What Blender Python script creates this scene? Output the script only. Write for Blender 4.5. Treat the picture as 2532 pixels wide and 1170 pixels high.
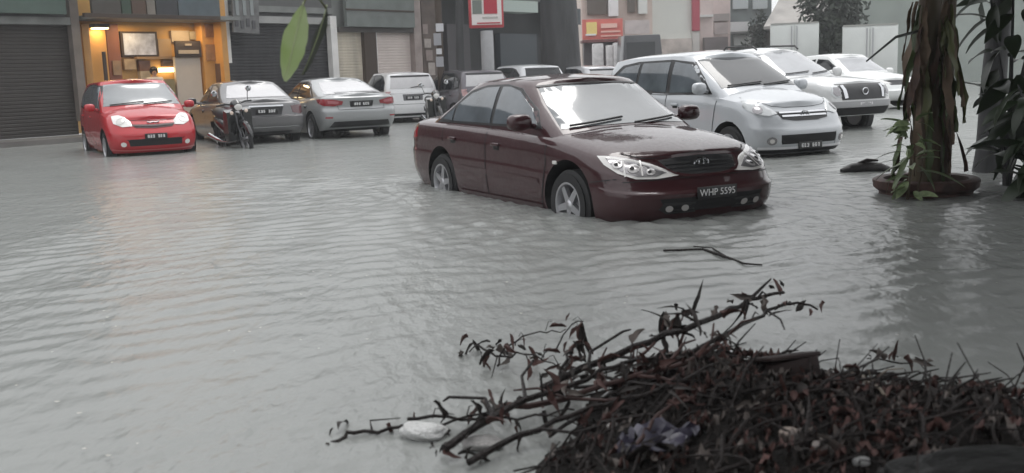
import bpy, bmesh, math, random
import numpy as np
from mathutils import Vector, Matrix, geometry
from mathutils.bvhtree import BVHTree

random.seed(7); RNG = np.random.default_rng(11)
for o in list(bpy.data.objects): bpy.data.objects.remove(o)
SC = bpy.context.scene; COL = SC.collection
R = math.radians

# ------------------------------------------------------------------ camera
FPX, CAMH, PITCH, ROLL = 2500.0, 1.24, R(9.07), R(-2.0)
fw = Vector((0, math.cos(PITCH), -math.sin(PITCH))); up0 = Vector((0, math.sin(PITCH), math.cos(PITCH))); rt0 = Vector((1, 0, 0))
rt = math.cos(ROLL)*rt0 + math.sin(ROLL)*up0; upv = -math.sin(ROLL)*rt0 + math.cos(ROLL)*up0
cam_d = bpy.data.cameras.new('camera'); cam = bpy.data.objects.new('camera', cam_d); COL.objects.link(cam)
cam.matrix_world = Matrix(((rt.x, upv.x, -fw.x, 0), (rt.y, upv.y, -fw.y, 0), (rt.z, upv.z, -fw.z, CAMH), (0, 0, 0, 1)))
cam_d.sensor_width = 36; cam_d.lens = FPX/2532*36; cam_d.clip_start = .05; cam_d.clip_end = 1500
SC.camera = cam
cam_d.dof.use_dof = True; cam_d.dof.focus_distance = 11.5; cam_d.dof.aperture_fstop = 3.4
# ------------------------------------------------------------------ overcast daylight
SUN_EL, SUN_AZ = 66, 20
wd = bpy.data.worlds.new('World'); SC.world = wd; wd.use_nodes = True
nt = wd.node_tree; nt.nodes.clear()
sky = nt.nodes.new('ShaderNodeTexSky'); sky.sky_type = 'NISHITA'; sky.sun_disc = False
sky.sun_elevation = R(SUN_EL); sky.sun_rotation = R(SUN_AZ); sky.air_density = 1.5; sky.dust_density = 6
hs = nt.nodes.new('ShaderNodeHueSaturation'); hs.inputs['Saturation'].default_value = .10
mixw = nt.nodes.new('ShaderNodeMix'); mixw.data_type = 'RGBA'; mixw.inputs[0].default_value = .8
# cloud deck: overcast luminance grows from the horizon to the zenith as (1 + 2 sin e)/3
tcw = nt.nodes.new('ShaderNodeTexCoord'); sepw = nt.nodes.new('ShaderNodeSeparateXYZ')
mrw = nt.nodes.new('ShaderNodeMapRange'); mrw.inputs[1].default_value = 0; mrw.inputs[2].default_value = 1; mrw.inputs[3].default_value = 7.0; mrw.inputs[4].default_value = 9.8
cmb = nt.nodes.new('ShaderNodeVectorMath'); cmb.operation = 'SCALE'; cmb.inputs[0].default_value = (.985, 1.0, 1.02)
nt.links.new(tcw.outputs['Generated'], sepw.inputs[0]); nt.links.new(sepw.outputs[2], mrw.inputs[0]); nt.links.new(mrw.outputs[0], cmb.inputs['Scale'])
bgn = nt.nodes.new('ShaderNodeBackground'); bgn.inputs[1].default_value = .14
outw = nt.nodes.new('ShaderNodeOutputWorld')
nt.links.new(sky.outputs[0], hs.inputs['Color']); nt.links.new(hs.outputs[0], mixw.inputs[6]); nt.links.new(cmb.outputs[0], mixw.inputs[7])
nt.links.new(mixw.outputs[2], bgn.inputs[0]); nt.links.new(bgn.outputs[0], outw.inputs[0])
sd = bpy.data.lights.new('sun', 'SUN'); sd.energy = .7; sd.angle = R(25); sd.color = (1, .98, .95)
sun = bpy.data.objects.new('sun', sd); COL.objects.link(sun)
sun.rotation_euler = (-R(90-SUN_EL), 0, -R(SUN_AZ))
SC.view_settings.view_transform = 'Standard'; SC.view_settings.look = 'None'
SC.view_settings.exposure = .29; SC.view_settings.gamma = 1
try:
    SC.cycles.use_denoising = True; SC.cycles.denoiser = 'OPENIMAGEDENOISE'
    SC.cycles.max_bounces = 6; SC.cycles.volume_bounces = 0
    SC.cycles.sample_clamp_indirect = 6
except Exception: pass

# ------------------------------------------------------------------ helpers
def ray(px, py):
    return fw + rt*((px-1266)/FPX) + upv*((585-py)/FPX)
def at(px, py, Y):
    d = ray(px, py); return Vector((0, 0, CAMH)) + d*(Y/d.y)
def on_z(px, py, z=0.0):
    d = ray(px, py); return Vector((0, 0, CAMH)) + d*((z-CAMH)/d.z)
def sstep(a, b, x):
    t = np.clip((x-a)/(b-a), 0, 1); return t*t*(3-2*t)
def ground_z(x, y):
    return -.26 + .165*sstep(10.5, 24, y)

MATS = {}
def mat(name, col, rough=.5, metal=0, coat=0, spec=.5, emit=None, estr=0, var=0, vscale=6, bump=0, bscale=40, col2=None, trans=0, ior=1.5, coords='Object', stretch=(1, 1, 1), rvar=0):
    if name in MATS: return MATS[name]
    m = bpy.data.materials.new(name); m.use_nodes = True
    t = m.node_tree; p = t.nodes['Principled BSDF']
    p.inputs['Base Color'].default_value = (*col, 1); p.inputs['Roughness'].default_value = rough
    p.inputs['Metallic'].default_value = metal; p.inputs['Coat Weight'].default_value = coat
    p.inputs['Coat Roughness'].default_value = .05; p.inputs['Coat IOR'].default_value = 1.5; p.inputs['Specular IOR Level'].default_value = spec
    p.inputs['IOR'].default_value = ior; p.inputs['Transmission Weight'].default_value = trans
    if emit: p.inputs['Emission Color'].default_value = (*emit, 1); p.inputs['Emission Strength'].default_value = estr
    if var or bump or rvar:
        tc = t.nodes.new('ShaderNodeTexCoord'); mp = t.nodes.new('ShaderNodeMapping'); mp.inputs['Scale'].default_value = stretch
        t.links.new(tc.outputs[coords], mp.inputs['Vector'])
        if var or rvar:
            n = t.nodes.new('ShaderNodeTexNoise'); n.inputs['Scale'].default_value = vscale; n.inputs['Detail'].default_value = 5
            t.links.new(mp.outputs[0], n.inputs['Vector'])
            rp = t.nodes.new('ShaderNodeMapRange'); rp.inputs[1].default_value = .3; rp.inputs[2].default_value = .7
            t.links.new(n.outputs[0], rp.inputs[0])
        if var:
            mx = t.nodes.new('ShaderNodeMix'); mx.data_type = 'RGBA'
            c2 = col2 or tuple(c*(1-var) for c in col)
            mx.inputs[6].default_value = (*col, 1); mx.inputs[7].default_value = (*c2, 1)
            t.links.new(rp.outputs[0], mx.inputs[0]); t.links.new(mx.outputs[2], p.inputs['Base Color'])
        if rvar:
            r2 = t.nodes.new('ShaderNodeMapRange'); r2.inputs[3].default_value = rough; r2.inputs[4].default_value = rough+rvar
            t.links.new(rp.outputs[0], r2.inputs[0]); t.links.new(r2.outputs[0], p.inputs['Roughness'])
        if bump:
            n2 = t.nodes.new('ShaderNodeTexNoise'); n2.inputs['Scale'].default_value = bscale; n2.inputs['Detail'].default_value = 4
            t.links.new(mp.outputs[0], n2.inputs['Vector'])
            b = t.nodes.new('ShaderNodeBump'); b.inputs['Strength'].default_value = bump; b.inputs['Distance'].default_value = .02
            t.links.new(n2.outputs[0], b.inputs['Height']); t.links.new(b.outputs[0], p.inputs['Normal'])
            if coat: t.links.new(b.outputs[0], p.inputs['Coat Normal'])
    MATS[name] = m; return m

def tag(o, label=None, cat=None, group=None, kind=None):
    if label: o['label'] = label
    if cat: o['category'] = cat
    if group: o['group'] = group
    if kind: o['kind'] = kind
    return o
def empty(name, loc=(0, 0, 0), rz=0, label=None, cat=None, group=None):
    o = bpy.data.objects.new(name, None); COL.objects.link(o); o.location = loc; o.rotation_euler = (0, 0, rz)
    o.empty_display_size = .1
    return tag(o, label, cat, group)
def link(name, me, m=None, parent=None, loc=None, rot=None, scale=None):
    o = bpy.data.objects.new(name, me); COL.objects.link(o)
    if m is not None and not me.materials:
        for q in (m if isinstance(m, (list, tuple)) else [m]): me.materials.append(q)
    if parent: o.parent = parent
    if loc is not None: o.location = loc
    if rot is not None: o.rotation_euler = rot
    if scale is not None: o.scale = scale
    return o
def mesh_from(name, vs, fs, smooth=True, sharp=None):
    me = bpy.data.meshes.new(name); me.from_pydata([tuple(v) for v in vs], [], [tuple(f) for f in fs]); me.update()
    if smooth:
        me.polygons.foreach_set('use_smooth', [True]*len(me.polygons))
        if sharp: me.set_sharp_from_angle(angle=R(sharp))
    return me
class MB:
    """collects simple solids into one mesh"""
    def __init__(s): s.v = []; s.f = []; s.sm = []
    def add(s, vs, fs, smooth=False):
        b = len(s.v); s.v += [tuple(v) for v in vs]; s.f += [tuple(b+i for i in f) for f in fs]; s.sm += [smooth]*len(fs); return s
    def box(s, c, d, M=None):
        x, y, z = d[0]/2, d[1]/2, d[2]/2
        vs = [Vector((sx*x, sy*y, sz*z)) for sz in (-1, 1) for sy in (-1, 1) for sx in (-1, 1)]
        if M is not None: vs = [M @ v for v in vs]
        vs = [v+Vector(c) for v in vs]
        return s.add(vs, [(0, 2, 3, 1), (4, 5, 7, 6), (0, 1, 5, 4), (2, 6, 7, 3), (0, 4, 6, 2), (1, 3, 7, 5)])
    def tube(s, pts, rad, n=8, caps=True):
        pts = [Vector(p) for p in pts]; rr = rad if isinstance(rad, (list, tuple)) else [rad]*len(pts)
        vs = []; fs = []; prev = None
        for i, p in enumerate(pts):
            t = (pts[min(i+1, len(pts)-1)]-pts[max(i-1, 0)]).normalized()
            a = prev if prev is not None else (Vector((0, 0, 1)) if abs(t.z) < .9 else Vector((1, 0, 0)))
            u = (a - t*a.dot(t)).normalized(); w = t.cross(u); prev = u
            for k in range(n):
                q = 2*math.pi*k/n; vs.append(p+(u*math.cos(q)+w*math.sin(q))*rr[i])
        for i in range(len(pts)-1):
            for k in range(n):
                k2 = (k+1) % n; fs.append((i*n+k, i*n+k2, (i+1)*n+k2, (i+1)*n+k))
        if caps: fs.append(tuple(range(n))[::-1]); fs.append(tuple((len(pts)-1)*n+k for k in range(n)))
        return s.add(vs, fs, True)
    def lathe(s, prof, n=24, axis='z', c=(0, 0, 0), closed=False):
        vs = []; fs = []
        for (r, h) in prof:
            for k in range(n):
                q = 2*math.pi*k/n; a, b = r*math.cos(q), r*math.sin(q)
                v = (a, b, h) if axis == 'z' else ((a, h, b) if axis == 'y' else (h, a, b))
                vs.append(Vector(v)+Vector(c))
        m = len(prof)
        for i in range(m if closed else m-1):
            j = (i+1) % m
            for k in range(n):
                k2 = (k+1) % n; fs.append((i*n+k, i*n+k2, j*n+k2, j*n+k))
        return s.add(vs, fs, True)
    def prism(s, poly, h0, h1, M=None):
        n = len(poly); vs = [Vector((p[0], p[1], h)) for h in (h0, h1) for p in poly]
        if M is not None: vs = [M @ v for v in vs]
        fs = [tuple(range(n))[::-1], tuple(range(n, 2*n))]+[(i, (i+1) % n, n+(i+1) % n, n+i) for i in range(n)]
        return s.add(vs, fs)
    def mesh(s, name='m', sharp=40):
        me = bpy.data.meshes.new(name); me.from_pydata(s.v, [], s.f); me.update()
        me.polygons.foreach_set('use_smooth', s.sm)
        if any(s.sm): me.set_sharp_from_angle(angle=R(sharp))
        return me
    def build(s, name, m, parent=None, **k): return link(name, s.mesh(name), m, parent, **k)
def bevel_mesh(me, w=.01, seg=2):
    bm = bmesh.new(); bm.from_mesh(me)
    bmesh.ops.bevel(bm, geom=bm.edges[:], offset=w, segments=seg, affect='EDGES', profile=.5)
    bm.to_mesh(me); bm.free(); me.polygons.foreach_set('use_smooth', [True]*len(me.polygons)); me.set_sharp_from_angle(angle=R(35)); return me
def pchip(pts):
    xs = np.array([p[0] for p in pts], float); ys = np.array([p[1] for p in pts], float)
    if len(xs) == 1: return lambda x: np.full_like(np.asarray(x, float), ys[0])
    h = np.diff(xs); d = np.diff(ys)/h; m = np.zeros(len(xs)); m[0] = d[0]; m[-1] = d[-1]
    for i in range(1, len(xs)-1):
        m[i] = 0 if d[i-1]*d[i] <= 0 else 2*d[i-1]*d[i]/(d[i-1]+d[i])
    def f(x):
        x = np.clip(np.asarray(x, float), xs[0], xs[-1]); i = np.clip(np.searchsorted(xs, x)-1, 0, len(xs)-2)
        t = (x-xs[i])/h[i]; t2 = t*t; t3 = t2*t
        return (2*t3-3*t2+1)*ys[i]+(t3-2*t2+t)*h[i]*m[i]+(-2*t3+3*t2)*ys[i+1]+(t3-t2)*h[i]*m[i+1]
    return f
def text_mesh(s, size, extrude=.002):
    cu = bpy.data.curves.new('txt', 'FONT'); cu.body = s; cu.size = size; cu.extrude = extrude; cu.align_x = 'CENTER'; cu.align_y = 'CENTER'; cu.resolution_u = 3
    o = bpy.data.objects.new('txt', cu); COL.objects.link(o)
    dg = bpy.context.evaluated_depsgraph_get(); me = bpy.data.meshes.new_from_object(o.evaluated_get(dg))
    bpy.data.objects.remove(o); bpy.data.curves.remove(cu); return me
def catmull(pts, n=4, closed=True):
    P = [np.array(p, float) for p in pts]; out = []; N = len(P)
    for i in range(N if closed else N-1):
        p0, p1, p2, p3 = (P[(i-1) % N], P[i], P[(i+1) % N], P[(i+2) % N]) if closed else (P[max(i-1, 0)], P[i], P[i+1], P[min(i+2, N-1)])
        for k in range(n):
            t = k/n; out.append(.5*((2*p1)+(-p0+p2)*t+(2*p0-5*p1+4*p2-p3)*t*t+(-p0+3*p1-3*p2+p3)*t**3))
    if not closed: out.append(P[-1])
    return [tuple(p) for p in out]

# ------------------------------------------------------------------ materials shared by vehicles
def paint(name, col, metal=.25, rough=.32): return mat(name, col, rough, metal, coat=1, spec=.25, rvar=.12, vscale=25, bump=.10, bscale=5)
M_tyre = mat('tyre_rubber', (.018, .018, .019), .75, bump=.2, bscale=60)
M_rim = mat('rim_alloy', (.5, .5, .52), .3, .85, rvar=.2, vscale=12)
M_black = mat('black_plastic', (.016, .016, .018), .45)
M_dark = mat('dark_underside', (.008, .008, .009), .8)
M_seam = mat('panel_gap', (.01, .01, .011), .7)
M_chrome = mat('chrome_trim', (.62, .63, .65), .16, 1)
M_screen = mat('painted_sky_windscreen', (.165, .18, .19), .14, coat=1, var=.35, vscale=1.6)  # grey base colour stands in for sky reflected in the windscreen
M_sideg = mat('painted_sky_side_glass', (.13, .15, .17), .07, coat=.7, var=.5, vscale=2.5)  # bluish grey base colour imitates sky mirrored in the side windows
M_darkg = mat('dark_tinted_glass', (.018, .02, .023), .06, coat=.35, spec=.4)
M_rearg = mat('painted_sky_rear_glass', (.50, .49, .50), .2, coat=1, var=.1, vscale=4)  # pale base colour paints in the bright sky reflected off rear windows
M_lamp = mat('headlamp_lens', (.72, .70, .68), .1, coat=1)
M_refl = mat('lamp_reflector', (.30, .29, .30), .18, .6)
M_red = mat('tail_lamp_red', (.28, .012, .02), .15, coat=1)
M_amber = mat('indicator_lens', (.75, .6, .5), .15, coat=1)
M_plate = mat('black_plate', (.01, .01, .011), .4)
M_white = mat('white_plate_lettering', (.75, .75, .75), .5)

# ------------------------------------------------------------------ vehicle body builder
def outline(xr, xf, w, Rr, Rf, p, tap, ne=9, ns=22):
    pts = []
    for i in range(ne):
        a = (math.pi/2)*i/ne; pts.append((xr+Rr-Rr*math.cos(a)**(2/p), w*math.sin(a)**(2/p)))
    for i in range(ns+1):
        pts.append((xr+Rr+(xf-Rf-xr-Rr)*i/ns, w))
    for i in range(ne-1, -1, -1):
        a = (math.pi/2)*i/ne; pts.append((xf-Rf+Rf*math.cos(a)**(2/p), w*math.sin(a)**(2/p)))
    P = np.array(pts); P[:, 1] *= tap(P[:, 0]); return P
def loft(levels, zlo, zhi, ztop, Rr, Rf, p, tap, caps=7, sub=3, round_p=.55):
    """rings of plan outlines from zlo(x) to zhi(x), closed above by a crowned cap up to ztop(x)"""
    L = np.array(levels, float); tt = []
    for a, b in zip(L[:-1, 0], L[1:, 0]): tt += list(np.linspace(a, b, sub, endpoint=False))
    tt.append(L[-1, 0]); fW, fF, fR = (pchip(list(zip(L[:, 0], L[:, k]))) for k in (1, 2, 3))
    rows = []
    for t in tt:
        P = outline(float(fR(t)), float(fF(t)), float(fW(t)), Rr, Rf, p, tap)
        z = zlo(P[:, 0])+(zhi(P[:, 0])-zlo(P[:, 0]))*t
        rows.append(np.column_stack([P, z]))
    e = rows[-1]
    for k in range(1, caps+1):
        v = k/caps; q = e.copy(); q[:, 1] = e[:, 1]*(1-v)
        zt = ztop(e[:, 0]); q[:, 2] = e[:, 2]+np.maximum(zt-e[:, 2], 0)*math.sin(v*math.pi/2)**round_p if v < 1 else np.maximum(zt, e[:, 2])
        rows.append(q)
    n = len(e); vs = []; fs = []
    for s in (1, -1):
        b = len(vs)
        for r in rows: vs += [(a[0], s*a[1], a[2]) for a in r]
        for i in range(len(rows)-1):
            for j in range(n-1):
                f = (b+i*n+j, b+i*n+j+1, b+(i+1)*n+j+1, b+(i+1)*n+j); fs.append(f[::-1] if s > 0 else f)
    h = len(rows)*n
    for j in range(n-1): fs.append((j, j+1, h+j+1, h+j))
    bm = bmesh.new(); bv = [bm.verts.new(v) for v in vs]
    for f in fs:
        try: bm.faces.new([bv[i] for i in f])
        except ValueError: pass
    bmesh.ops.remove_doubles(bm, verts=bm.verts[:], dist=.0008)
    bmesh.ops.dissolve_degenerate(bm, edges=bm.edges[:], dist=.0005)
    bmesh.ops.recalc_face_normals(bm, faces=bm.faces[:]); return bm
WHEELS = {}
def wheel_meshes(r, rr, w, spokes, style=0):
    k = (r, rr, w, spokes, style)
    if k in WHEELS: return WHEELS[k]
    a = MB(); s = r-rr
    a.lathe([(rr, -w/2), (rr+.25*s, -w/2-.006), (r-.25*s, -w/2-.004), (r-.04, -w/2+.012), (r, -w/2+.035), (r, w/2-.035), (r-.04, w/2-.012), (r-.25*s, w/2), (rr, w/2)], 32, 'y')
    b = MB(); b.lathe([(rr+.006, -w/2-.004), (rr-.012, -w/2-.004), (rr-.03, -w/2+.05), (rr-.035, w/2-.02), (.0, w/2-.02)], 32, 'y')
    b.lathe([(0, -w/2-.002), (.035, -w/2), (.06, -w/2+.02), (.065, -w/2+.05)], 16, 'y')
    for i in range(spokes):
        q = 2*math.pi*i/spokes+.3; M = Matrix.Rotation(-q, 3, 'Y')
        b.prism([(.04, -.036), (rr-.015, -.026 if style == 0 else -.05), (rr-.015, .026 if style == 0 else .05), (.04, .036)], -.02, .02, M @ Matrix(((1, 0, 0), (0, 0, 1), (0, 1, 0))))
        for j in range(len(b.v)-8, len(b.v)): b.v[j] = (b.v[j][0], b.v[j][1]-w/2+.03, b.v[j][2])
    WHEELS[k] = (a.mesh('wheel'), b.mesh('rim'), (lambda: None)); return WHEELS[k]
class Car:
    def __init__(s, name, label, x, y, yaw, paintm, sp, group='cars standing in the flood water', cat='car'):
        s.sp = sp; s.paint = paintm
        s.root = empty(name, (x, y, float(ground_z(x, y))+sp.get('dz', 0)), R(yaw), label, cat, group)
        one = pchip(sp.get('tap', [(-3, 1), (3, 1)]))
        low = loft(sp['levels'], pchip(sp['bot']), pchip(sp['sh']), pchip(sp['top']), sp['Rr'], sp['Rf'], sp.get('p', 2.6), one)
        me = bpy.data.meshes.new('body'); low.to_mesh(me); low.free()
        o = bpy.data.objects.new('body', me); COL.objects.link(o)
        wr = sp['arch']; cut = MB()
        for ax in (sp['wb']/2, -sp['wb']/2):
            for sd_ in (1, -1):
                M = Matrix.Translation((0, 0, 0))
                cut.lathe([(0, sd_*.48), (wr, sd_*.48), (wr, sd_*1.2), (0, sd_*1.2)], 40, 'y', (ax, 0, sp['wr']+.01))
        cm = cut.mesh(); b2 = bmesh.new(); b2.from_mesh(cm); bmesh.ops.remove_doubles(b2, verts=b2.verts[:], dist=1e-5); bmesh.ops.recalc_face_normals(b2, faces=b2.faces[:]); b2.to_mesh(cm); b2.free()
        co = bpy.data.objects.new('cutter', cm); COL.objects.link(co)
        md = o.modifiers.new('b', 'BOOLEAN'); md.operation = 'DIFFERENCE'; md.object = co; md.solver = 'EXACT'
        dg = bpy.context.evaluated_depsgraph_get(); res = bpy.data.meshes.new_from_object(o.evaluated_get(dg))
        bpy.data.objects.remove(o); bpy.data.objects.remove(co)
        bm = bmesh.new(); bm.from_mesh(res)
        for f in bm.faces:
            c = f.calc_center_median(); f.material_index = 0
            for ax in (sp['wb']/2, -sp['wb']/2):
                d = math.hypot(c.x-ax, c.z-sp['wr']-.01)
                if d < wr+.004 and abs(c.y) < .86 and (abs(d-wr) < .012 or abs(abs(c.y)-.48) < .01): f.material_index = 1
            if f.normal.z < -.9 and c.z < .5: f.material_index = 1
        for cb in sp['cabins']:
            q = loft(cb['levels'], pchip(cb['zb']), pchip(cb['zr']), pchip(cb['zt']), cb['Rr'], cb['Rf'], cb.get('p', 2.8), pchip(cb.get('tap', [(-3, 1), (3, 1)])), round_p=cb.get('rp', .7))
            m2 = bpy.data.meshes.new('c'); q.to_mesh(m2); q.free(); bm.from_mesh(m2)
        bm.normal_update()
        s.bvh = BVHTree.FromBMesh(bm)
        me = bpy.data.meshes.new('body'); bm.to_mesh(me); bm.free()
        me.polygons.foreach_set('use_smooth', [True]*len(me.polygons)); me.set_sharp_from_angle(angle=R(38))
        link('body', me, [paintm, M_dark], s.root)
        tw = sp['tw']; wm = wheel_meshes(sp['wr'], sp['rim'], .2, sp.get('spokes', 5), sp.get('sstyle', 0))
        for ax in (sp['wb']/2, -sp['wb']/2):
            for sd_ in (-1, 1):
                w = link('wheel', wm[0], M_tyre, s.root, (ax, sd_*(tw-.1), sp['wr']), (0, random.random()*6, 0 if sd_ < 0 else math.pi))
                link('rim', wm[1], sp.get('rimm', M_rim), w)
    def hit(s, view, u, w):
        view = Vector(view).normalized(); lat = Vector((0, 0, 1)).cross(view).normalized()
        o = lat*u+Vector((0, 0, w))+view*6
        h = s.bvh.ray_cast(o, -view)
        if h[0] is None:
            h = s.bvh.find_nearest(o-view*4)
        return h[0], h[1], view
    def panel(s, name, out, view, m, off=.005, depth=.02, smooth=0, res=.07, parent=None):
        if smooth: out = catmull(out, smooth)
        P = []
        for i in range(len(out)):
            a, b = np.array(out[i]), np.array(out[(i+1) % len(out)]); k = max(1, int(np.linalg.norm(b-a)/res))
            P += [tuple(a+(b-a)*j/k) for j in range(k)]
        n = len(P); A = np.array(P); lo, hi = A.min(0), A.max(0); pts = [Vector(p) for p in P]
        px, py = A[:, 0], A[:, 1]
        for x in np.arange(lo[0]+res/2, hi[0], res):
            for y in np.arange(lo[1]+res/2, hi[1], res):
                x2, y2 = np.roll(px, -1), np.roll(py, -1)
                c = ((py > y) != (y2 > y)) & (x < (x2-px)*(y-py)/(y2-py+1e-12)+px)
                if c.sum() % 2 and np.min(np.hypot(px-x, py-y)) > res*.35: pts.append(Vector((x, y)))
        V, E_, F, *_ = geometry.delaunay_2d_cdt(pts, [(i, (i+1) % n) for i in range(n)], [], 1, 1e-5)
        vs = []
        for v in V:
            h, nn, vw = s.hit(view, v[0], v[1]); vs.append(h+vw*off*.5+nn*off*.8)
        bm = bmesh.new(); bv = [bm.verts.new(v) for v in vs]
        for f in F:
            try: bm.faces.new([bv[i] for i in f])
            except ValueError: pass
        vw = Vector(view).normalized()
        bm.normal_update()
        for f in bm.faces:
            if f.normal.dot(vw) < 0: f.normal_flip()
        be = [e for e in bm.edges if len(e.link_faces) == 1]
        r = bmesh.ops.extrude_edge_only(bm, edges=be)
        for g in r['geom']:
            if isinstance(g, bmesh.types.BMVert): g.co -= vw*depth
        me = bpy.data.meshes.new(name); bm.to_mesh(me); bm.free()
        me.polygons.foreach_set('use_smooth', [True]*len(me.polygons)); me.set_sharp_from_angle(angle=R(50))
        return link(name, me, m, parent or s.root)
    def strip(s, name, pts, view, m=None, width=.013, off=.0025, smooth=0, parent=None):
        if smooth: pts = catmull(pts, smooth, False)
        Q = []
        for a, b in zip(pts[:-1], pts[1:]):
            a, b = np.array(a), np.array(b); k = max(1, int(np.linalg.norm(b-a)/.06)); Q += [a+(b-a)*j/k for j in range(k)]
        Q.append(np.array(pts[-1])); vs = []; fs = []
        for i, q in enumerate(Q):
            t = Q[min(i+1, len(Q)-1)]-Q[max(i-1, 0)]; t = t/(np.linalg.norm(t)+1e-9); nr = np.array((-t[1], t[0]))*width/2
            for sg in (-1, 1):
                h, nn, vw = s.hit(view, *(q+nr*sg)); vs.append(h+nn*off+vw*.001)
        for i in range(len(Q)-1): fs.append((2*i, 2*i+1, 2*i+3, 2*i+2))
        return link(name, mesh_from(name, vs, fs), m or M_seam, parent or s.root)
    def sides(s, fn):
        for sd_ in (-1, 1):
            fn((0, sd_, 0), lambda pts: [(p[0]*(-sd_), p[1]) for p in pts])
    def side_panel(s, name, pts, m, **k):
        s.sides(lambda v, T: s.panel(name, T(pts), v, m, **k))
    def side_strip(s, name, pts, **k):
        s.sides(lambda v, T: s.strip(name, T(pts), v, **k))
    def corner_panel(s, name, pts, ang, m, rear=False, inner=None, **k):
        """mirrored pair seen from the front (or rear) corner; pts in (lateral, z) about the view turned ang degrees outwards"""
        objs = []
        for sd_ in (-1, 1):
            a = R(ang)*sd_; v = (math.cos(a), math.sin(a), 0) if not rear else (-math.cos(a), math.sin(a), 0)
            sg = sd_ if not rear else -sd_
            objs.append((s.panel(name, [(p[0]*sg, p[1]) for p in pts], v, m, **k), v, sg))
        return objs
    def handle(s, x, z):
        for sd_ in (-1, 1):
            h, nn, vw = s.hit((0, sd_, 0), x*(-sd_), z)
            mb = MB(); mb.box((0, 0, 0), (.17, .03, .035)); me = bevel_mesh(mb.mesh(), .012)
            link('door_handle', me, s.paint, s.root, h+vw*.016)
            link('handle_recess', bevel_mesh(MB().box((0, 0, 0), (.12, .008, .05)).mesh(), .003), M_seam, s.root, h+vw*.001-Vector((0, 0, .03)))
    def mirror(s, x, z, size=(.12, .24, .16), m=None):
        for sd_ in (-1, 1):
            h, nn, vw = s.hit((0, sd_, 0), x*(-sd_), z-.04)
            bm = bmesh.new(); bmesh.ops.create_uvsphere(bm, u_segments=16, v_segments=10, radius=.5)
            for v in bm.verts:
                c = v.co; v.co = Vector([math.copysign(abs(2*q)**.7, q)/2 for q in c])
                if v.co.x < 0: v.co.x *= .25
            me = bpy.data.meshes.new('wing_mirror'); bm.to_mesh(me); bm.free(); me.polygons.foreach_set('use_smooth', [True]*len(me.polygons))
            o = link('wing_mirror', me, m or s.paint, s.root, h+Vector((.02, sd_*(size[1]/2+.06), .06)), None, (size[0]*1.5, size[1], size[2]))
            link('mirror_glass', bevel_mesh(MB().box((-.14, 0, 0), (.02, .8, .75)).mesh(), .008), M_darkg, o)
            MB().tube([h+Vector((0, -sd_*.03, .0)), h+Vector((.02, sd_*.07, .03)), h+Vector((.02, sd_*.12, .05))], [.03, .025, .025]).build('mirror_arm', m or s.paint, s.root)
    def plate(s, view, u, z, w, h, text, marks=False, lean=0):
        p, nn, vw = s.hit(view, u, z)
        o = empty_plate = link('number_plate', bevel_mesh(MB().box((0, 0, 0), (.014, w, h)).mesh(), .004), M_plate, s.root, p+vw*.012)
        o.rotation_euler = (0, lean, math.atan2(vw.y, vw.x))
        if marks:
            mb = MB(); n = 7; cw = w*.8/n
            for i in range(n):
                if i == 3: continue
                y0 = -w*.4+cw*(i+.5)
                for j in range(3):
                    mb.box((.009, y0+random.uniform(-.1, .1)*cw, (j-1)*h*.2), (.004, cw*random.uniform(.5, .72), h*.13))
                mb.box((.009, y0+random.choice((-.25, .25))*cw, 0), (.004, cw*.22, h*.5))
            tag(mb.build('plate_lettering', M_white, o), kind='stuff')
        elif text:
            t = text_mesh(text, h*.8, .001); bb = [v.co.x for v in t.vertices]; k = w*.9/(max(bb)-min(bb))
            lo = link('plate_lettering', t, M_white, o, (.0095, 0, 0)); lo['kind'] = 'stuff'; lo.rotation_euler = (math.pi/2, 0, math.pi/2); lo.scale = (k, min(1, k*1.6), 1)
        return o
    def wiper(s, a, b, view=(1, 0, 0)):
        pts = []
        for i in range(7):
            t = i/6; u = a[0]+(b[0]-a[0])*t; z = a[1]+(b[1]-a[1])*t; h, nn, vw = s.hit(view, u, z); pts.append(h+nn*.022)
        MB().tube(pts, .011, 6).build('wiper', M_black, s.root)
# ================================================================== VEHICLES
def sedan_spec(**k):
    d = dict(wb=2.72, wr=.322, rim=.205, arch=.375, tw=.885, Rf=.52, Rr=.42, p=3.1,
        levels=[(0, .83, 2.18, -2.36), (.12, .87, 2.26, -2.45), (.32, .893, 2.31, -2.51), (.55, .897, 2.325, -2.515), (.60, .893, 2.285, -2.485), (.80, .893, 2.22, -2.47), (.86, .886, 2.18, -2.455), (.95, .868, 2.11, -2.43), (1, .845, 2.06, -2.40)],
        bot=[(-2.6, .30), (-1.9, .23), (-1, .19), (1, .19), (1.9, .19), (2.4, .21)],
        sh=[(-2.6, .95), (-2.1, .985), (-1, .975), (0, .95), (1, .90), (1.6, .82), (2.0, .735), (2.35, .665)],
        top=[(-2.6, 1.0), (-2.2, 1.07), (-1.7, 1.085), (0, 1.02), (.9, 1.01), (1.25, .975), (1.7, .90), (2.05, .80), (2.2, .735), (2.36, .68)],
        tap=[(-2.6, .93), (-1.9, .97), (-.8, 1), (1.0, 1), (1.8, .985), (2.4, .94)],
        cabins=[dict(levels=[(0, .825, 1.27, -2.04), (.3, .795, 1.00, -1.76), (.6, .745, .73, -1.46), (.85, .69, .51, -1.20), (1, .635, .38, -1.06)],
            zb=[(-2.2, .93), (0, .90), (1.4, .88)], zr=[(-1.3, 1.385), (-.8, 1.43), (-.2, 1.445), (.3, 1.42), (.6, 1.375)],
            zt=[(-1.3, 1.42), (-.8, 1.485), (-.2, 1.505), (.3, 1.47), (.6, 1.40)], Rr=.36, Rf=.36, p=3.0, rp=.62)])
    d.update(k); return d

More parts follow.
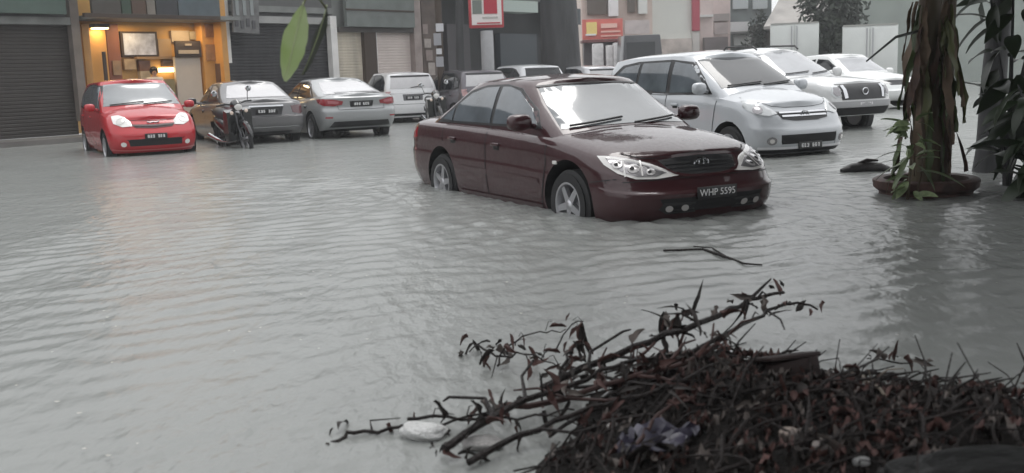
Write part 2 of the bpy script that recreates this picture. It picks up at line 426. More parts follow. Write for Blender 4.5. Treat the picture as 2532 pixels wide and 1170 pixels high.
# ---- the maroon saloon in the middle of the flood
P_maroon = paint('maroon_paint', (.036, .0042, .0075), .05, .4)
c = Car('maroon_saloon', 'dark maroon saloon car standing wheel deep in the middle of the flood water', .65, 10.55, -62.0, P_maroon, sedan_spec(sstyle=0, arch=.405, dz=.022), group=None); c.root.scale = (1, 1, .98)
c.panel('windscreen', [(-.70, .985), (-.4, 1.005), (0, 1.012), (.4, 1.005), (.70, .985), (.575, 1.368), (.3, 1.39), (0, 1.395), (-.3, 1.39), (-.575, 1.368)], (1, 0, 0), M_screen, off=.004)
c.strip('windscreen_seal', [(-.585, 1.381), (-.3, 1.402), (0, 1.407), (.3, 1.402), (.585, 1.381)], (1, 0, 0), M_black, .016, .006, 3)
c.panel('rear_window', [(-.66, 1.08), (.66, 1.08), (.52, 1.37), (-.52, 1.37)], (-1, 0, 0), M_rearg)
c.side_panel('window_frame', [(.80, .99), (.60, 1.16), (.22, 1.37), (-.1, 1.415), (-.55, 1.41), (-.9, 1.35), (-1.28, 1.15), (-1.50, 1.03), (-1.52, 1.005), (-.2, .995)], M_black, off=.003)
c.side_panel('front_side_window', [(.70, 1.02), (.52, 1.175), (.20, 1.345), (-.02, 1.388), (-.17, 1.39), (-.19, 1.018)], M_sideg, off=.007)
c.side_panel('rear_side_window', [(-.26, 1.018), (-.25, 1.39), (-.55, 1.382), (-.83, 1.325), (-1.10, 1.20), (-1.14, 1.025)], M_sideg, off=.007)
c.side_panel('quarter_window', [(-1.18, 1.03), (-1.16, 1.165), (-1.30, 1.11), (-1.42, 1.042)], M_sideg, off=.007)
c.side_strip('door_gap', [(-.22, .985), (-.23, .6), (-.2, .24)], width=.016)
c.side_strip('door_gap', [(.98, .92), (1.0, .7), (.93, .42), (.88, .24)], width=.016)
c.side_strip('door_gap', [(-1.30, .95), (-1.28, .72), (-1.12, .62), (-1.03, .5), (-1.0, .24)], width=.016)
c.side_strip('rubbing_strip', [(.86, .505), (-.9, .535)], m=P_maroon, width=.05, off=.008)
c.side_strip('sill_trim', [(.9, .26), (-.9, .26)], m=P_maroon, width=.06, off=.012)
c.side_strip('bumper_gap', [(1.72, .56), (2.02, .60)], width=.009)
c.handle(.02, .815); c.handle(-1.0, .84)
c.mirror(.66, 1.04, (.13, .25, .16))
for sd_ in (-1, 1):
    h, nn, vw = c.hit((0, sd_, 0), 1.16*(-sd_), .70)
    link('side_indicator', bevel_mesh(MB().box((0, 0, 0), (.07, .02, .035)).mesh(), .008), M_lamp, c.root, h)
for ob, v, sg in c.corner_panel('headlamp', [(-.30, .785), (-.42, .780), (-.58, .755), (-.74, .712), (-.93, .635), (-.985, .607), (-.80, .592), (-.62, .598), (-.47, .645), (-.36, .715)], 34, M_lamp, off=.008, res=.05):
    inner = [(-.37, .765), (-.46, .755), (-.60, .730), (-.74, .690), (-.88, .632), (-.79, .610), (-.63, .616), (-.50, .660), (-.42, .715)]
    c.panel('lamp_reflector', [(sg*u, z) for u, z in inner], v, M_refl, off=.012, depth=.004, res=.05, parent=ob)
    for (u, z, a, b) in ((-.47, .712, .045, .030), (-.60, .678, .05, .036), (-.745, .645, .04, .026)):
        q = [(sg*(u+a*math.cos(k*math.pi/6)), z+b*math.sin(k*math.pi/6)) for k in range(12)]
        c.panel('lamp_bulb', q, v, mat('lamp_bowl', (.52, .50, .50), .15, .3, coat=1), off=.016, depth=.004, res=.05, parent=ob)
        q = [(sg*(u+.01+.4*a*math.cos(k*math.pi/4)), z+.4*b*math.sin(k*math.pi/4)) for k in range(8)]
        c.panel('lamp_bulb', q, v, M_dark, off=.019, depth=.004, parent=ob)
    for u in (-.535, -.675): c.strip('lamp_divider', [(sg*u, .615), (sg*(u+.02), .735)], v, M_lamp, .014, .017, parent=ob)
gr = c.panel('grille', [(-.40, .735), (-.2, .752), (0, .757), (.2, .752), (.40, .735), (.36, .66), (.24, .612), (0, .60), (-.24, .612), (-.36, .66)], (1, 0, 0), M_black, off=.005)
for z in (.635, .665, .695, .722):
    c.strip('grille_bar', [(-.37+abs(z-.7)*.5, z), (0, z+.004), (.37-abs(z-.7)*.5, z)], (1, 0, 0), M_dark, .012, .012, parent=gr)
c.strip('grille_surround', catmull([(-.42, .742), (-.2, .765), (0, .77), (.2, .765), (.42, .742), (.38, .655), (.25, .603), (0, .59), (-.25, .603), (-.38, .655), (-.42, .742)], 2, False), (1, 0, 0), P_maroon, .02, .012)
h, nn, vw = c.hit((1, 0, 0), 0, .69)
mb = MB(); ring = lambda a, b, n=20, yo=0, zo=0: [(0, yo+a*math.cos(2*math.pi*k/n), zo+b*math.sin(2*math.pi*k/n)) for k in range(n+1)]
mb.tube(ring(.075, .05), .008, 6); mb.tube(ring(.026, .048), .006, 6); mb.tube(ring(.055, .02, 20, 0, .022), .006, 6)
mb.build('emblem', M_chrome, c.root, loc=h+vw*.02)
c.panel('lower_intake', [(-.55, .43), (.55, .43), (.48, .31), (-.48, .31)], (1, 0, 0), M_dark, off=.004)
for ob, v, sg in c.corner_panel('fog_lamp_recess', [(-.90, .385), (-.62, .395), (-.57, .34), (-.64, .295), (-.90, .295)], 28, M_black, off=.004):
    for u in (-.66, -.80):
        q = [(sg*(u+.034*math.cos(k*math.pi/6)), .345+.027*math.sin(k*math.pi/6)) for k in range(12)]
        c.panel('fog_lamp', q, v, mat('fog_lens', (.42, .40, .39), .15, coat=1), off=.012, depth=.006, parent=ob)
c.strip('bumper_crease', [(-.86, .57), (-.5, .585), (0, .588), (.5, .585), (.86, .57)], (1, 0, 0), M_seam, .007, .003, 3)
c.strip('bonnet_gap', [(-.66, .80), (-.55, .765), (-.42, .755), (0, .785), (.42, .755), (.55, .765), (.66, .80)], (1, 0, 0), M_seam, .008, .003, 2)
c.plate((1, 0, 0), 0, .455, .42, .105, 'WHP 5595')
c.wiper((-.62, 1.0), (-.02, 1.055)); c.wiper((.06, 1.0), (.60, 1.04))
c.corner_panel('tail_lamp', [(-.80, .90), (-.5, .93), (-.30, .93), (-.28, .82), (-.5, .76), (-.78, .78)], 30, M_red, rear=True)
c.plate((-1, 0, 0), 0, .8, .42, .11, None, True)
CAMRY = c

# ---- small red hatchback on the left, nose to the camera
def hatch_spec(**k):
    d = dict(wb=2.44, wr=.285, rim=.178, arch=.335, tw=.81, Rf=.46, Rr=.32, p=3.1,
        levels=[(0, .755, 1.80, -1.72), (.15, .80, 1.87, -1.79), (.4, .828, 1.905, -1.825), (.6, .832, 1.90, -1.82), (.72, .83, 1.85, -1.81), (.88, .815, 1.76, -1.80), (1, .785, 1.66, -1.77)],
        bot=[(-1.9, .27), (-1.2, .2), (1.2, .18), (1.95, .18)],
        sh=[(-1.9, .98), (-1, .975), (0, .945), (.8, .91), (1.3, .85), (1.6, .785), (1.95, .71)],
        top=[(-1.9, 1.02), (0, 1.01), (.85, 1.04), (1.2, .99), (1.55, .885), (1.8, .785), (1.95, .73)],
        tap=[(-1.9, .96), (-1, 1), (1, 1), (1.9, .95)],
        cabins=[dict(levels=[(0, .775, 1.16, -1.80), (.35, .75, .90, -1.76), (.7, .70, .58, -1.70), (1, .625, .30, -1.62)],
            zb=[(-2, .93), (0, .92), (1.3, .92)], zr=[(-1.8, 1.43), (-1, 1.485), (0, 1.50), (.45, 1.45)], zt=[(-1.8, 1.47), (-1, 1.54), (-.2, 1.555), (.3, 1.525), (.5, 1.47)], Rr=.24, Rf=.36, p=3.1, rp=.65)])
    d.update(k); return d
HATCH_DLO = [[(.68, .985), (.5, 1.18), (.25, 1.40), (-.25, 1.44), (-.27, .985)], [(-.34, .985), (-.32, 1.44), (-.9, 1.43), (-1.1, 1.36), (-1.12, 1.0)], [(-1.18, 1.02), (-1.16, 1.34), (-1.40, 1.27), (-1.46, 1.06)]]
HATCH_FRAME = [(.80, .965), (.54, 1.22), (.26, 1.43), (-.3, 1.465), (-.92, 1.455), (-1.2, 1.40), (-1.50, 1.24), (-1.54, 1.0), (-.3, .955)]
def hatch_common(c, glass, ws=M_screen, rw=M_rearg, front=True, dlo=HATCH_DLO, frame=HATCH_FRAME):
    c.side_panel('window_frame', frame, M_black, off=.003)
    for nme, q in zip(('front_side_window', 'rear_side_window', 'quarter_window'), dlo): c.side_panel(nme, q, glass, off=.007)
P_red = paint('bright_red_paint', (.42, .011, .018), .05, .35)
c = Car('red_hatchback', 'bright red hatchback at the far left with its nose to the camera', -7.5, 20.5, -59.5, P_red, hatch_spec(), group=None)
hatch_common(c, M_sideg)
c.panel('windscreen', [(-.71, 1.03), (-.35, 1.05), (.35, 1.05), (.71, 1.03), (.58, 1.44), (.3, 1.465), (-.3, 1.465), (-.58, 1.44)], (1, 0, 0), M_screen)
c.panel('rear_window', [(-.58, 1.08), (.58, 1.08), (.5, 1.40), (-.5, 1.40)], (-1, 0, 0), M_rearg)
for ob, v, sg in c.corner_panel('headlamp', [(-.12, .86), (-.25, .87), (-.38, .83), (-.50, .745), (-.55, .665), (-.40, .655), (-.22, .72)], 30, M_lamp, off=.01, res=.06):
    q = [(sg*(-.33+.075*math.cos(k*math.pi/6)), .755+.06*math.sin(k*math.pi/6)) for k in range(12)]
    c.panel('lamp_reflector', q, v, mat('bright_reflector', (.55, .54, .52), .2, .3), off=.016, depth=.004, parent=ob)
gr = c.panel('grille', [(-.40, .70), (0, .685), (.40, .70), (.33, .635), (0, .615), (-.33, .635)], (1, 0, 0), mat('dark_red_grille', (.05, .008, .01), .4), off=.006)
c.strip('grille_bar', [(-.36, .665), (0, .65), (.36, .665)], (1, 0, 0), M_black, .016, .013, parent=gr)
h, nn, vw = c.hit((1, 0, 0), 0, .725)
MB().tube([(0, -.11, .012), (0, -.05, -.006), (0, 0, .008), (0, .05, -.006), (0, .11, .012)], .011, 6).build('emblem', M_chrome, c.root, loc=h+vw*.015)
c.panel('lower_intake', [(-.52, .43), (.52, .43), (.46, .305), (-.46, .305)], (1, 0, 0), M_dark, off=.005)
for ob, v, sg in c.corner_panel('fog_lamp_recess', [(-.47, .42), (-.33, .42), (-.22, .30), (-.45, .30)], 28, P_red, off=.006):
    q = [(sg*(-.36+.05*math.cos(k*math.pi/6)), .345+.042*math.sin(k*math.pi/6)) for k in range(12)]
    c.panel('fog_lamp', q, v, M_lamp, off=.016, depth=.006, parent=ob)
c.strip('bumper_lip', [(-.74, .255), (-.4, .232), (.4, .232), (.74, .255)], (1, 0, 0), mat('pale_red_lip', (.55, .10, .10), .3, coat=1), .025, .012, 3)
c.strip('bonnet_gap', [(-.66, .86), (-.42, .775), (0, .755), (.42, .775), (.66, .86)], (1, 0, 0), M_seam, .008, .003, 2)
c.side_strip('door_gap', [(-.30, .96), (-.30, .28)]); c.side_strip('door_gap', [(.92, .92), (.9, .3)])
c.handle(-.1, .83); c.handle(-1.0, .85); c.mirror(.66, 1.0, (.11, .2, .15))
c.plate((1, 0, 0), 0, .475, .40, .105, None, True)
c.wiper((-.6, 1.045), (.02, 1.09)); c.wiper((.0, 1.045), (.55, 1.08))
c.corner_panel('tail_lamp', [(-.34, .9), (-.16, .92), (-.16, 1.1), (-.3, 1.1)], 30, M_red, rear=True)

# ---- grey saloon, tail to the camera (behind the motorcycle)
P_greymet = paint('grey_metallic_paint', (.15, .148, .152), .3, .3)
SALOON = dict(wb=2.62, tw=.86, Rf=.5, Rr=.34, dz=0,
    levels=[(0, .80, 2.10, -2.12), (.12, .84, 2.18, -2.20), (.34, .868, 2.22, -2.26), (.54, .87, 2.22, -2.265), (.58, .868, 2.2, -2.22), (.82, .858, 2.12, -2.19), (.94, .84, 2.03, -2.17), (1, .81, 1.96, -2.13)],
    bot=[(-2.4, .32), (-1.9, .27), (-1, .2), (1.9, .2), (2.4, .22)],
    sh=[(-2.4, .94), (-1.9, .955), (-1, .94), (0, .915), (1, .875), (1.6, .81), (2.2, .68)],
    top=[(-2.4, .99), (-2.0, 1.03), (-1.5, 1.05), (0, 1.0), (.9, 1.0), (1.6, .9), (2.1, .75)],
    cabins=[dict(levels=[(0, .79, 1.22, -1.88), (.3, .755, .96, -1.62), (.6, .70, .70, -1.33), (.85, .635, .50, -1.10), (1, .575, .38, -.97)],
        zb=[(-2.2, .93), (0, .90), (1.4, .88)], zr=[(-1.3, 1.32), (-.8, 1.365), (-.2, 1.38), (.3, 1.365), (.6, 1.33)],
        zt=[(-1.3, 1.36), (-.8, 1.42), (-.2, 1.435), (.3, 1.41), (.6, 1.35)], Rr=.36, Rf=.42, p=2.9, rp=.8)])
S_FRAME = [(.80, .965), (.56, 1.13), (.20, 1.31), (-.1, 1.352), (-.5, 1.348), (-.85, 1.29), (-1.2, 1.11), (-1.42, .99), (-.2, .955)]
S_DLO = [[(.70, .985), (.48, 1.15), (.18, 1.295), (-.02, 1.325), (-.16, 1.328), (-.18, .98)], [(-.25, .98), (-.24, 1.328), (-.52, 1.32), (-.80, 1.26), (-1.05, 1.13), (-1.25, 1.0)], [(-1.27, .99), (-1.17, 1.07), (-1.24, 1.04), (-1.33, .995)]]
def saloon_common(c, glass, rw):
    c.side_panel('window_frame', S_FRAME, M_black, off=.003)
    for nme, q in zip(('front_side_window', 'rear_side_window'), S_DLO): c.side_panel(nme, q, glass, off=.007)
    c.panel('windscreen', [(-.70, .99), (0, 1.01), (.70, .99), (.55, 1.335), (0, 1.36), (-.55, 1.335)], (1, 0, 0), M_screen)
    c.panel('rear_window', [(-.645, 1.055), (0, 1.06), (.645, 1.055), (.50, 1.315), (0, 1.34), (-.50, 1.315)], (-1, 0, 0), rw)
    c.side_strip('door_gap', [(-.22, .95), (-.2, .27)]); c.side_strip('door_gap', [(.95, .92), (.9, .27)]); c.side_strip('door_gap', [(-1.2, .95), (-1.05, .6), (-1.0, .27)])
    c.handle(.0, .79); c.handle(-1.0, .81); c.mirror(.68, .97, (.12, .22, .15))
    c.corner_panel('headlamp', [(-.35, .80), (-.75, .72), (-.85, .63), (-.6, .63), (-.4, .7)], 32, M_lamp, off=.008)
c = Car('grey_saloon', 'dark grey saloon parked tail first behind the motorcycle', -6.05, 23.2, 117.9, P_greymet, sedan_spec(**SALOON), group=None)
saloon_common(c, M_darkg, M_rearg)
c.corner_panel('tail_lamp', [(-.62, .86), (-.40, .885), (-.26, .88), (-.26, .72), (-.45, .69), (-.6, .72)], 30, mat('smoked_tail_lamp', (.10, .035, .04), .15, coat=1), rear=True)
c.panel('plate_recess', [(-.36, .855), (.36, .855), (.31, .685), (-.31, .685)], (-1, 0, 0), M_black, off=.004)
c.strip('boot_trim', [(-.36, .875), (.36, .875)], (-1, 0, 0), M_chrome, .03, .01)
c.strip('boot_gap', [(-.62, .96), (-.6, .66), (.6, .66), (.62, .96)], (-1, 0, 0), M_seam, .009)
c.plate((-1, 0, 0), 0, .768, .46, .11, None, True)
c.strip('bumper_rub_strip', [(-.8, .44), (0, .44), (.8, .44)], (-1, 0, 0), M_chrome, .012, .006)
c.panel('bumper_insert', [(-.55, .345), (.55, .345), (.5, .30), (-.5, .30)], (-1, 0, 0), M_black, off=.004)

# ---- silver saloon with the red tail lamp, tail to the camera
P_silver = paint('silver_paint', (.33, .34, .345), .25, .3)
EL = dict(SALOON); EL.update(wb=2.70, tw=.875, rimm=mat('bright_alloy', (.75, .75, .77), .3, .6),
    levels=[(0, .82, 2.12, -2.14), (.12, .85, 2.20, -2.24), (.34, .88, 2.24, -2.32), (.54, .885, 2.24, -2.325), (.66, .883, 2.2, -2.27), (.86, .868, 2.12, -2.30), (.95, .85, 2.03, -2.31), (1, .81, 1.96, -2.26)],
    bot=[(-2.4, .34), (-1.9, .28), (-1, .2), (1.9, .2), (2.4, .22)],
    sh=[(-2.4, 1.00), (-1.9, 1.005), (-1, .97), (0, .92), (1, .875), (1.6, .81), (2.2, .68)],
    top=[(-2.4, 1.05), (-2.0, 1.075), (-1.5, 1.08), (0, 1.0), (.9, 1.0), (1.6, .9), (2.1, .75)],
    cabins=[dict(levels=[(0, .80, 1.30, -2.10), (.3, .765, 1.02, -1.80), (.6, .71, .74, -1.42), (.85, .64, .52, -1.08), (1, .58, .38, -.90)],
        zb=[(-2.2, .97), (0, .90), (1.4, .88)], zr=[(-1.3, 1.32), (-.8, 1.365), (-.2, 1.38), (.3, 1.365), (.6, 1.33)],
        zt=[(-1.3, 1.36), (-.8, 1.42), (-.2, 1.435), (.3, 1.41), (.6, 1.35)], Rr=.36, Rf=.42, p=2.7, rp=.8)])
c = Car('silver_saloon', 'silver saloon parked tail first beside the grey saloon, red tail lamp showing', -4.25, 24.2, 118.2, P_silver, sedan_spec(**EL), group=None)
saloon_common(c, M_darkg, M_rearg)
for ob, v, sg in c.corner_panel('tail_lamp', [(-1.08, .90), (-.9, .945), (-.7, .96), (-.42, .955), (-.48, .88), (-.66, .82), (-.88, .80), (-1.05, .83)], 38, M_red, rear=True, off=.008):
    c.panel('lamp_lens', [(sg*u, z) for u, z in ((-1.0, .90), (-.78, .93), (-.78, .86), (-.98, .85))], v, mat('pale_red_lens', (.45, .13, .15), .15, coat=1), off=.013, depth=.004, parent=ob)
c.panel('plate_recess', [(-.27, .90), (.27, .90), (.25, .775), (-.25, .775)], (-1, 0, 0), M_black, off=.004)
c.plate((-1, 0, 0), 0, .835, .44, .10, None, True)
c.strip('boot_gap', [(-.55, 1.0), (-.52, .72), (.52, .72), (.55, 1.0)], (-1, 0, 0), M_seam, .009)
c.panel('bumper_insert', [(-.62, .47), (.62, .47), (.70, .345), (-.70, .345)], (-1, 0, 0), M_black, off=.004)
for u in (-.72, .72): c.strip('bumper_reflector', [(u-.07, .56), (u+.07, .56)], (-1, 0, 0), M_red, .03, .008)

# ---- white and grey hatchbacks further up the row, tails to the camera
P_white = paint('white_paint', (.72, .72, .73), 0, .35)
def rear_hatch(name, label, x, y, yaw, pm, spec, glass, rw):
    c = Car(name, label, x, y, yaw, pm, spec, group=None)
    hatch_common(c, glass)
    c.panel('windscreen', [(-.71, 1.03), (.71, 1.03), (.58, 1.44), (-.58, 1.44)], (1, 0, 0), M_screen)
    rw_o = c.panel('rear_window', [(-.64, 1.06), (.64, 1.06), (.56, 1.415), (-.56, 1.415)], (-1, 0, 0), rw)
    c.strip('rear_spoiler_shadow', [(-.57, 1.40), (.57, 1.40)], (-1, 0, 0), M_black, .05, .012)
    c.corner_panel('tail_lamp', [(-.36, .78), (-.20, .80), (-.17, .98), (-.32, .99)], 30, mat('clear_red_tail_lamp', (.5, .3, .3), .15, coat=1), rear=True, off=.008)
    c.panel('plate_recess', [(-.30, .90), (.30, .90), (.28, .72), (-.28, .72)], (-1, 0, 0), mat('grey_recess', (.12, .12, .125), .5), off=.004)
    c.plate((-1, 0, 0), 0, .80, .42, .105, None, True)
    c.strip('tailgate_gap', [(-.66, .98), (-.64, .62), (.64, .62), (.66, .98)], (-1, 0, 0), M_seam, .009)
    c.panel('bumper_insert', [(-.6, .36), (.6, .36), (.55, .29), (-.55, .29)], (-1, 0, 0), M_black, off=.004)
    c.handle(-.1, .83); c.handle(-1.0, .85); c.mirror(.66, 1.0, (.11, .2, .15))
    c.side_strip('door_gap', [(-.30, .96), (-.30, .28)]); c.side_strip('door_gap', [(.92, .92), (.9, .3)])
    c.wiper((-.05, 1.08), (.35, 1.12), (-1, 0, 0))
    c.corner_panel('headlamp', [(-.12, .86), (-.38, .83), (-.55, .665), (-.22, .72)], 30, M_lamp, off=.01)
    return c
rear_hatch('white_hatchback', 'small white hatchback parked tail first between the silver saloon and the beige shutters', -3.35, 30.7, 112, P_white, hatch_spec(), M_darkg, M_rearg)
P_dgrey = paint('dark_grey_violet_paint', (.12, .11, .125), .5, .3)
rear_hatch('dark_grey_hatchback', 'dark grey hatchback behind the maroon saloon boot, rain bright roof', -1.35, 30.4, 117, P_dgrey, hatch_spec(), M_darkg, M_rearg)
tall = hatch_spec(dz=.09)
rear_hatch('white_people_carrier', 'white tall hatchback with a dark rear side window just above the maroon roof', .35, 31.8, 117, paint('white_paint_wet', (.70, .71, .73), 0, .3), tall, M_darkg, M_darkg)
rear_hatch('pale_silver_hatchback', 'pale silver hatchback roof between the maroon roof and the big tree trunk', 2.35, 33.4, 118, paint('pale_silver_paint', (.60, .60, .62), .3, .3), hatch_spec(), M_darkg, M_rearg)

# ---- silver people carrier on the right, nose to the camera
P_mpv = paint('bright_silver_paint', (.50, .52, .545), .15, .3)
MPV = dict(wb=2.655, wr=.305, rim=.19, arch=.36, tw=.825, Rf=.46, Rr=.24, p=3.2, dz=.02,
    levels=[(0, .77, 2.0, -2.0), (.14, .81, 2.06, -2.06), (.38, .832, 2.085, -2.09), (.55, .835, 2.08, -2.10), (.64, .833, 2.04, -2.10), (.85, .825, 1.96, -2.08), (1, .79, 1.84, -2.04)],
    bot=[(-2.2, .32), (-1, .26), (1.2, .24), (2.1, .23)],
    sh=[(-2.2, 1.10), (-1, 1.075), (0, 1.05), (1, 1.0), (1.4, .95), (1.8, .87), (2.1, .78)],
    top=[(-2.2, 1.12), (0, 1.1), (1.0, 1.135), (1.35, 1.085), (1.7, .99), (1.95, .885), (2.1, .83)],
    tap=[(-2.2, .97), (-1, 1), (1, 1), (2.1, .955)],
    cabins=[dict(levels=[(0, .785, 1.36, -2.08), (.35, .755, 1.05, -2.04), (.7, .71, .70, -2.0), (1, .64, .38, -1.92)],
        zb=[(-2.2, 1.02), (0, 1.0), (1.4, .98)], zr=[(-2.1, 1.55), (-1.2, 1.61), (-.2, 1.62), (.5, 1.56)], zt=[(-2.1, 1.60), (-1.2, 1.675), (-.2, 1.69), (.3, 1.655), (.55, 1.59)], Rr=.2, Rf=.36, p=3.2, rp=.6)])
c = Car('silver_people_carrier', 'silver people carrier with its nose to the camera behind the maroon saloon', 3.23, 15.8, -63.6, P_mpv, MPV, group=None)
c.panel('windscreen', [(-.69, 1.13), (-.35, 1.155), (.35, 1.155), (.69, 1.13), (.585, 1.548), (.3, 1.575), (-.3, 1.575), (-.585, 1.548)], (1, 0, 0), M_darkg)
c.panel('rear_window', [(-.6, 1.15), (.6, 1.15), (.5, 1.52), (-.5, 1.52)], (-1, 0, 0), M_darkg)
c.side_panel('window_frame', [(.92, 1.05), (.68, 1.28), (.34, 1.52), (-.2, 1.57), (-1.1, 1.56), (-1.55, 1.51), (-1.86, 1.30), (-1.88, 1.10), (-.3, 1.035)], M_black, off=.003)
c.side_panel('front_side_window', [(.80, 1.08), (.60, 1.27), (.31, 1.485), (-.10, 1.535), (-.12, 1.075)], M_sideg, off=.007)
c.side_panel('rear_side_window', [(-.22, 1.08), (-.21, 1.535), (-.95, 1.53), (-1.02, 1.10)], M_sideg, off=.007)
c.side_panel('quarter_window', [(-1.10, 1.11), (-1.03, 1.52), (-1.45, 1.48), (-1.78, 1.28), (-1.80, 1.14)], M_sideg, off=.007)
c.side_strip('door_gap', [(-.17, 1.04), (-.16, .3)]); c.side_strip('door_gap', [(1.06, 1.0), (.95, .35)]); c.side_strip('door_gap', [(-1.06, 1.07), (-1.0, .7), (-.9, .33)])
c.handle(.08, .90); c.handle(-.85, .92); c.mirror(.80, 1.12, (.12, .23, .17))
for ob, v, sg in c.corner_panel('headlamp', [(-.20, .955), (-.36, .945), (-.52, .875), (-.67, .775), (-.55, .745), (-.36, .775), (-.22, .86)], 33, mat('clear_headlamp', (.55, .57, .58), .1, coat=1), off=.01, res=.05):
    q = [(sg*(-.40+.07*math.cos(k*math.pi/6)), .83+.055*math.sin(k*math.pi/6)) for k in range(12)]
    c.panel('lamp_reflector', q, v, M_refl, off=.016, depth=.004, parent=ob)
gr = c.panel('grille', [(-.47, .80), (0, .80), (.47, .80), (.40, .70), (.2, .672), (-.2, .672), (-.40, .70)], (1, 0, 0), M_black, off=.006)
for z in (.735, .782): c.strip('grille_bar', [(-.42+(.8-z)*.4, z), (.42-(.8-z)*.4, z)], (1, 0, 0), M_chrome, .022, .014, parent=gr)
h, nn, vw = c.hit((1, 0, 0), 0, .755)
mb = MB(); mb.tube(ring(.07, .048), .008, 6); mb.tube(ring(.025, .045), .006, 6); mb.build('emblem', M_chrome, c.root, loc=h+vw*.025)
c.panel('lower_intake', [(-.52, .49), (.52, .49), (.47, .365), (-.47, .365)], (1, 0, 0), M_dark, off=.005)
for ob, v, sg in c.corner_panel('fog_lamp_recess', [(-.60, .50), (-.38, .50), (-.34, .40), (-.42, .33), (-.60, .33)], 30, P_mpv, off=.008):
    q = [(sg*(-.47+.07*math.cos(k*math.pi/6)), .415+.055*math.sin(k*math.pi/6)) for k in range(12)]
    c.panel('fog_lamp', q, v, M_refl, off=.014, depth=.006, parent=ob)
    q = [(sg*(-.47+.035*math.cos(k*math.pi/4)), .415+.03*math.sin(k*math.pi/4)) for k in range(8)]
    c.panel('fog_lamp_lens', q, v, M_lamp, off=.02, depth=.006, parent=ob)
c.strip('bumper_lip', [(-.74, .32), (-.4, .315), (.4, .315), (.74, .32)], (1, 0, 0), mat('white_lip', (.8, .8, .82), .3, coat=1), .03, .012)
c.panel('under_bumper', [(-.72, .29), (.72, .29), (.70, .24), (-.70, .24)], (1, 0, 0), M_black, off=.005)
c.strip('bonnet_gap', [(-.68, 1.0), (-.46, .875), (0, .85), (.46, .875), (.68, 1.0)], (1, 0, 0), M_seam, .007, .003, 2)
c.plate((1, 0, 0), 0, .335, .42, .10, None, True)
c.wiper((-.6, 1.15), (0, 1.19)); c.wiper((.0, 1.15), (.58, 1.19))
c.corner_panel('tail_lamp', [(-.48, .95), (-.3, .95), (-.3, 1.06), (-.46, 1.06)], 30, M_red, rear=True)

# ---- white pickup with a hard top and black grille at the right
P_pw = paint('pickup_white_paint', (.60, .605, .605), 0, .35)
PK = dict(wb=3.2, wr=.37, rim=.22, arch=.44, tw=.90, Rf=.45, Rr=.2, p=3.2, spokes=6, dz=-.05,
    levels=[(0, .84, 2.46, -2.62), (.2, .89, 2.53, -2.68), (.4, .915, 2.545, -2.70), (.55, .92, 2.53, -2.70), (.8, .915, 2.50, -2.69), (.93, .895, 2.44, -2.67), (1, .86, 2.36, -2.64)],
    bot=[(-2.7, .50), (-1, .40), (1.2, .40), (2.0, .40), (2.6, .44)],
    sh=[(-2.7, 1.12), (0, 1.12), (1.2, 1.10), (2.0, 1.06), (2.6, 1.0)],
    top=[(-2.7, 1.14), (0, 1.15), (1.2, 1.19), (1.8, 1.15), (2.3, 1.08), (2.6, 1.02)],
    tap=[(-2.7, .97), (1, 1), (2.5, .96)],
    cabins=[dict(levels=[(0, .84, 1.42, -1.02), (.35, .79, 1.05, -.98), (.7, .72, .66, -.92), (1, .645, .32, -.86)], zb=[(-2, 1.06), (1.5, 1.05)], zr=[(-1, 1.68), (-.3, 1.71), (.4, 1.67)], zt=[(-1, 1.74), (-.3, 1.785), (.4, 1.72)], Rr=.25, Rf=.42, p=3, rp=.8),
            dict(levels=[(0, .86, -1.08, -2.66), (.4, .82, -1.12, -2.62), (.8, .74, -1.18, -2.52), (1, .66, -1.25, -2.42)], zb=[(-3, 1.06), (0, 1.06)], zr=[(-2.6, 1.66), (-1.8, 1.70), (-1.1, 1.66)], zt=[(-2.6, 1.74), (-1.8, 1.80), (-1.1, 1.74)], Rr=.3, Rf=.3, p=3, rp=.8)])
c = Car('white_pickup', 'white pickup with hard top and black grille beside the silver people carrier', 5.5, 21.3, -61.5, P_pw, PK, group=None, cat='pickup')
c.panel('windscreen', [(-.74, 1.20), (.74, 1.20), (.62, 1.655), (0, 1.68), (-.62, 1.655)], (1, 0, 0), mat('hazy_grey_glass', (.30, .31, .33), .1, coat=1, var=.3, vscale=2))
c.side_panel('front_side_window', [(1.05, 1.19), (.7, 1.40), (.28, 1.63), (-.05, 1.64), (-.05, 1.19)], M_darkg)
c.side_panel('rear_side_window', [(-.13, 1.19), (-.13, 1.64), (-.72, 1.62), (-.8, 1.19)], M_darkg)
c.side_panel('canopy_window', [(-1.25, 1.24), (-1.35, 1.58), (-2.3, 1.56), (-2.45, 1.24)], M_darkg)
for ob, v, sg in c.corner_panel('headlamp', [(-.36, 1.0), (-.52, 1.0), (-.55, .80), (-.42, .76), (-.33, .84)], 25, mat('clear_headlamp', (.55, .57, .58), .1), off=.008):
    q = [(sg*u, z) for u, z in ((-.385, .965), (-.495, .965), (-.515, .82), (-.43, .80), (-.37, .86))]
    c.panel('lamp_reflector', q, v, M_refl, off=.014, depth=.004, parent=ob)
gr = c.panel('grille', [(-.60, 1.02), (.60, 1.02), (.56, .73), (-.56, .73)], (1, 0, 0), M_black, off=.008)
for u in (-.50, .50): c.strip('grille_bar', [(u, .99), (u*.95, .76)], (1, 0, 0), M_chrome, .075, .02, parent=gr)
h, nn, vw = c.hit((1, 0, 0), 0, .88)
MB().tube(ring(.07, .06), .012, 6).build('emblem', M_chrome, c.root, loc=h+vw*.025)
c.panel('bumper_step', [(-.80, .70), (.80, .70), (.80, .60), (-.80, .60)], (1, 0, 0), mat('grey_bumper', (.33, .33, .34), .5), off=.02, depth=.05)
c.panel('lower_intake', [(-.84, .585), (.84, .585), (.80, .445), (-.80, .445)], (1, 0, 0), M_dark, off=.008)
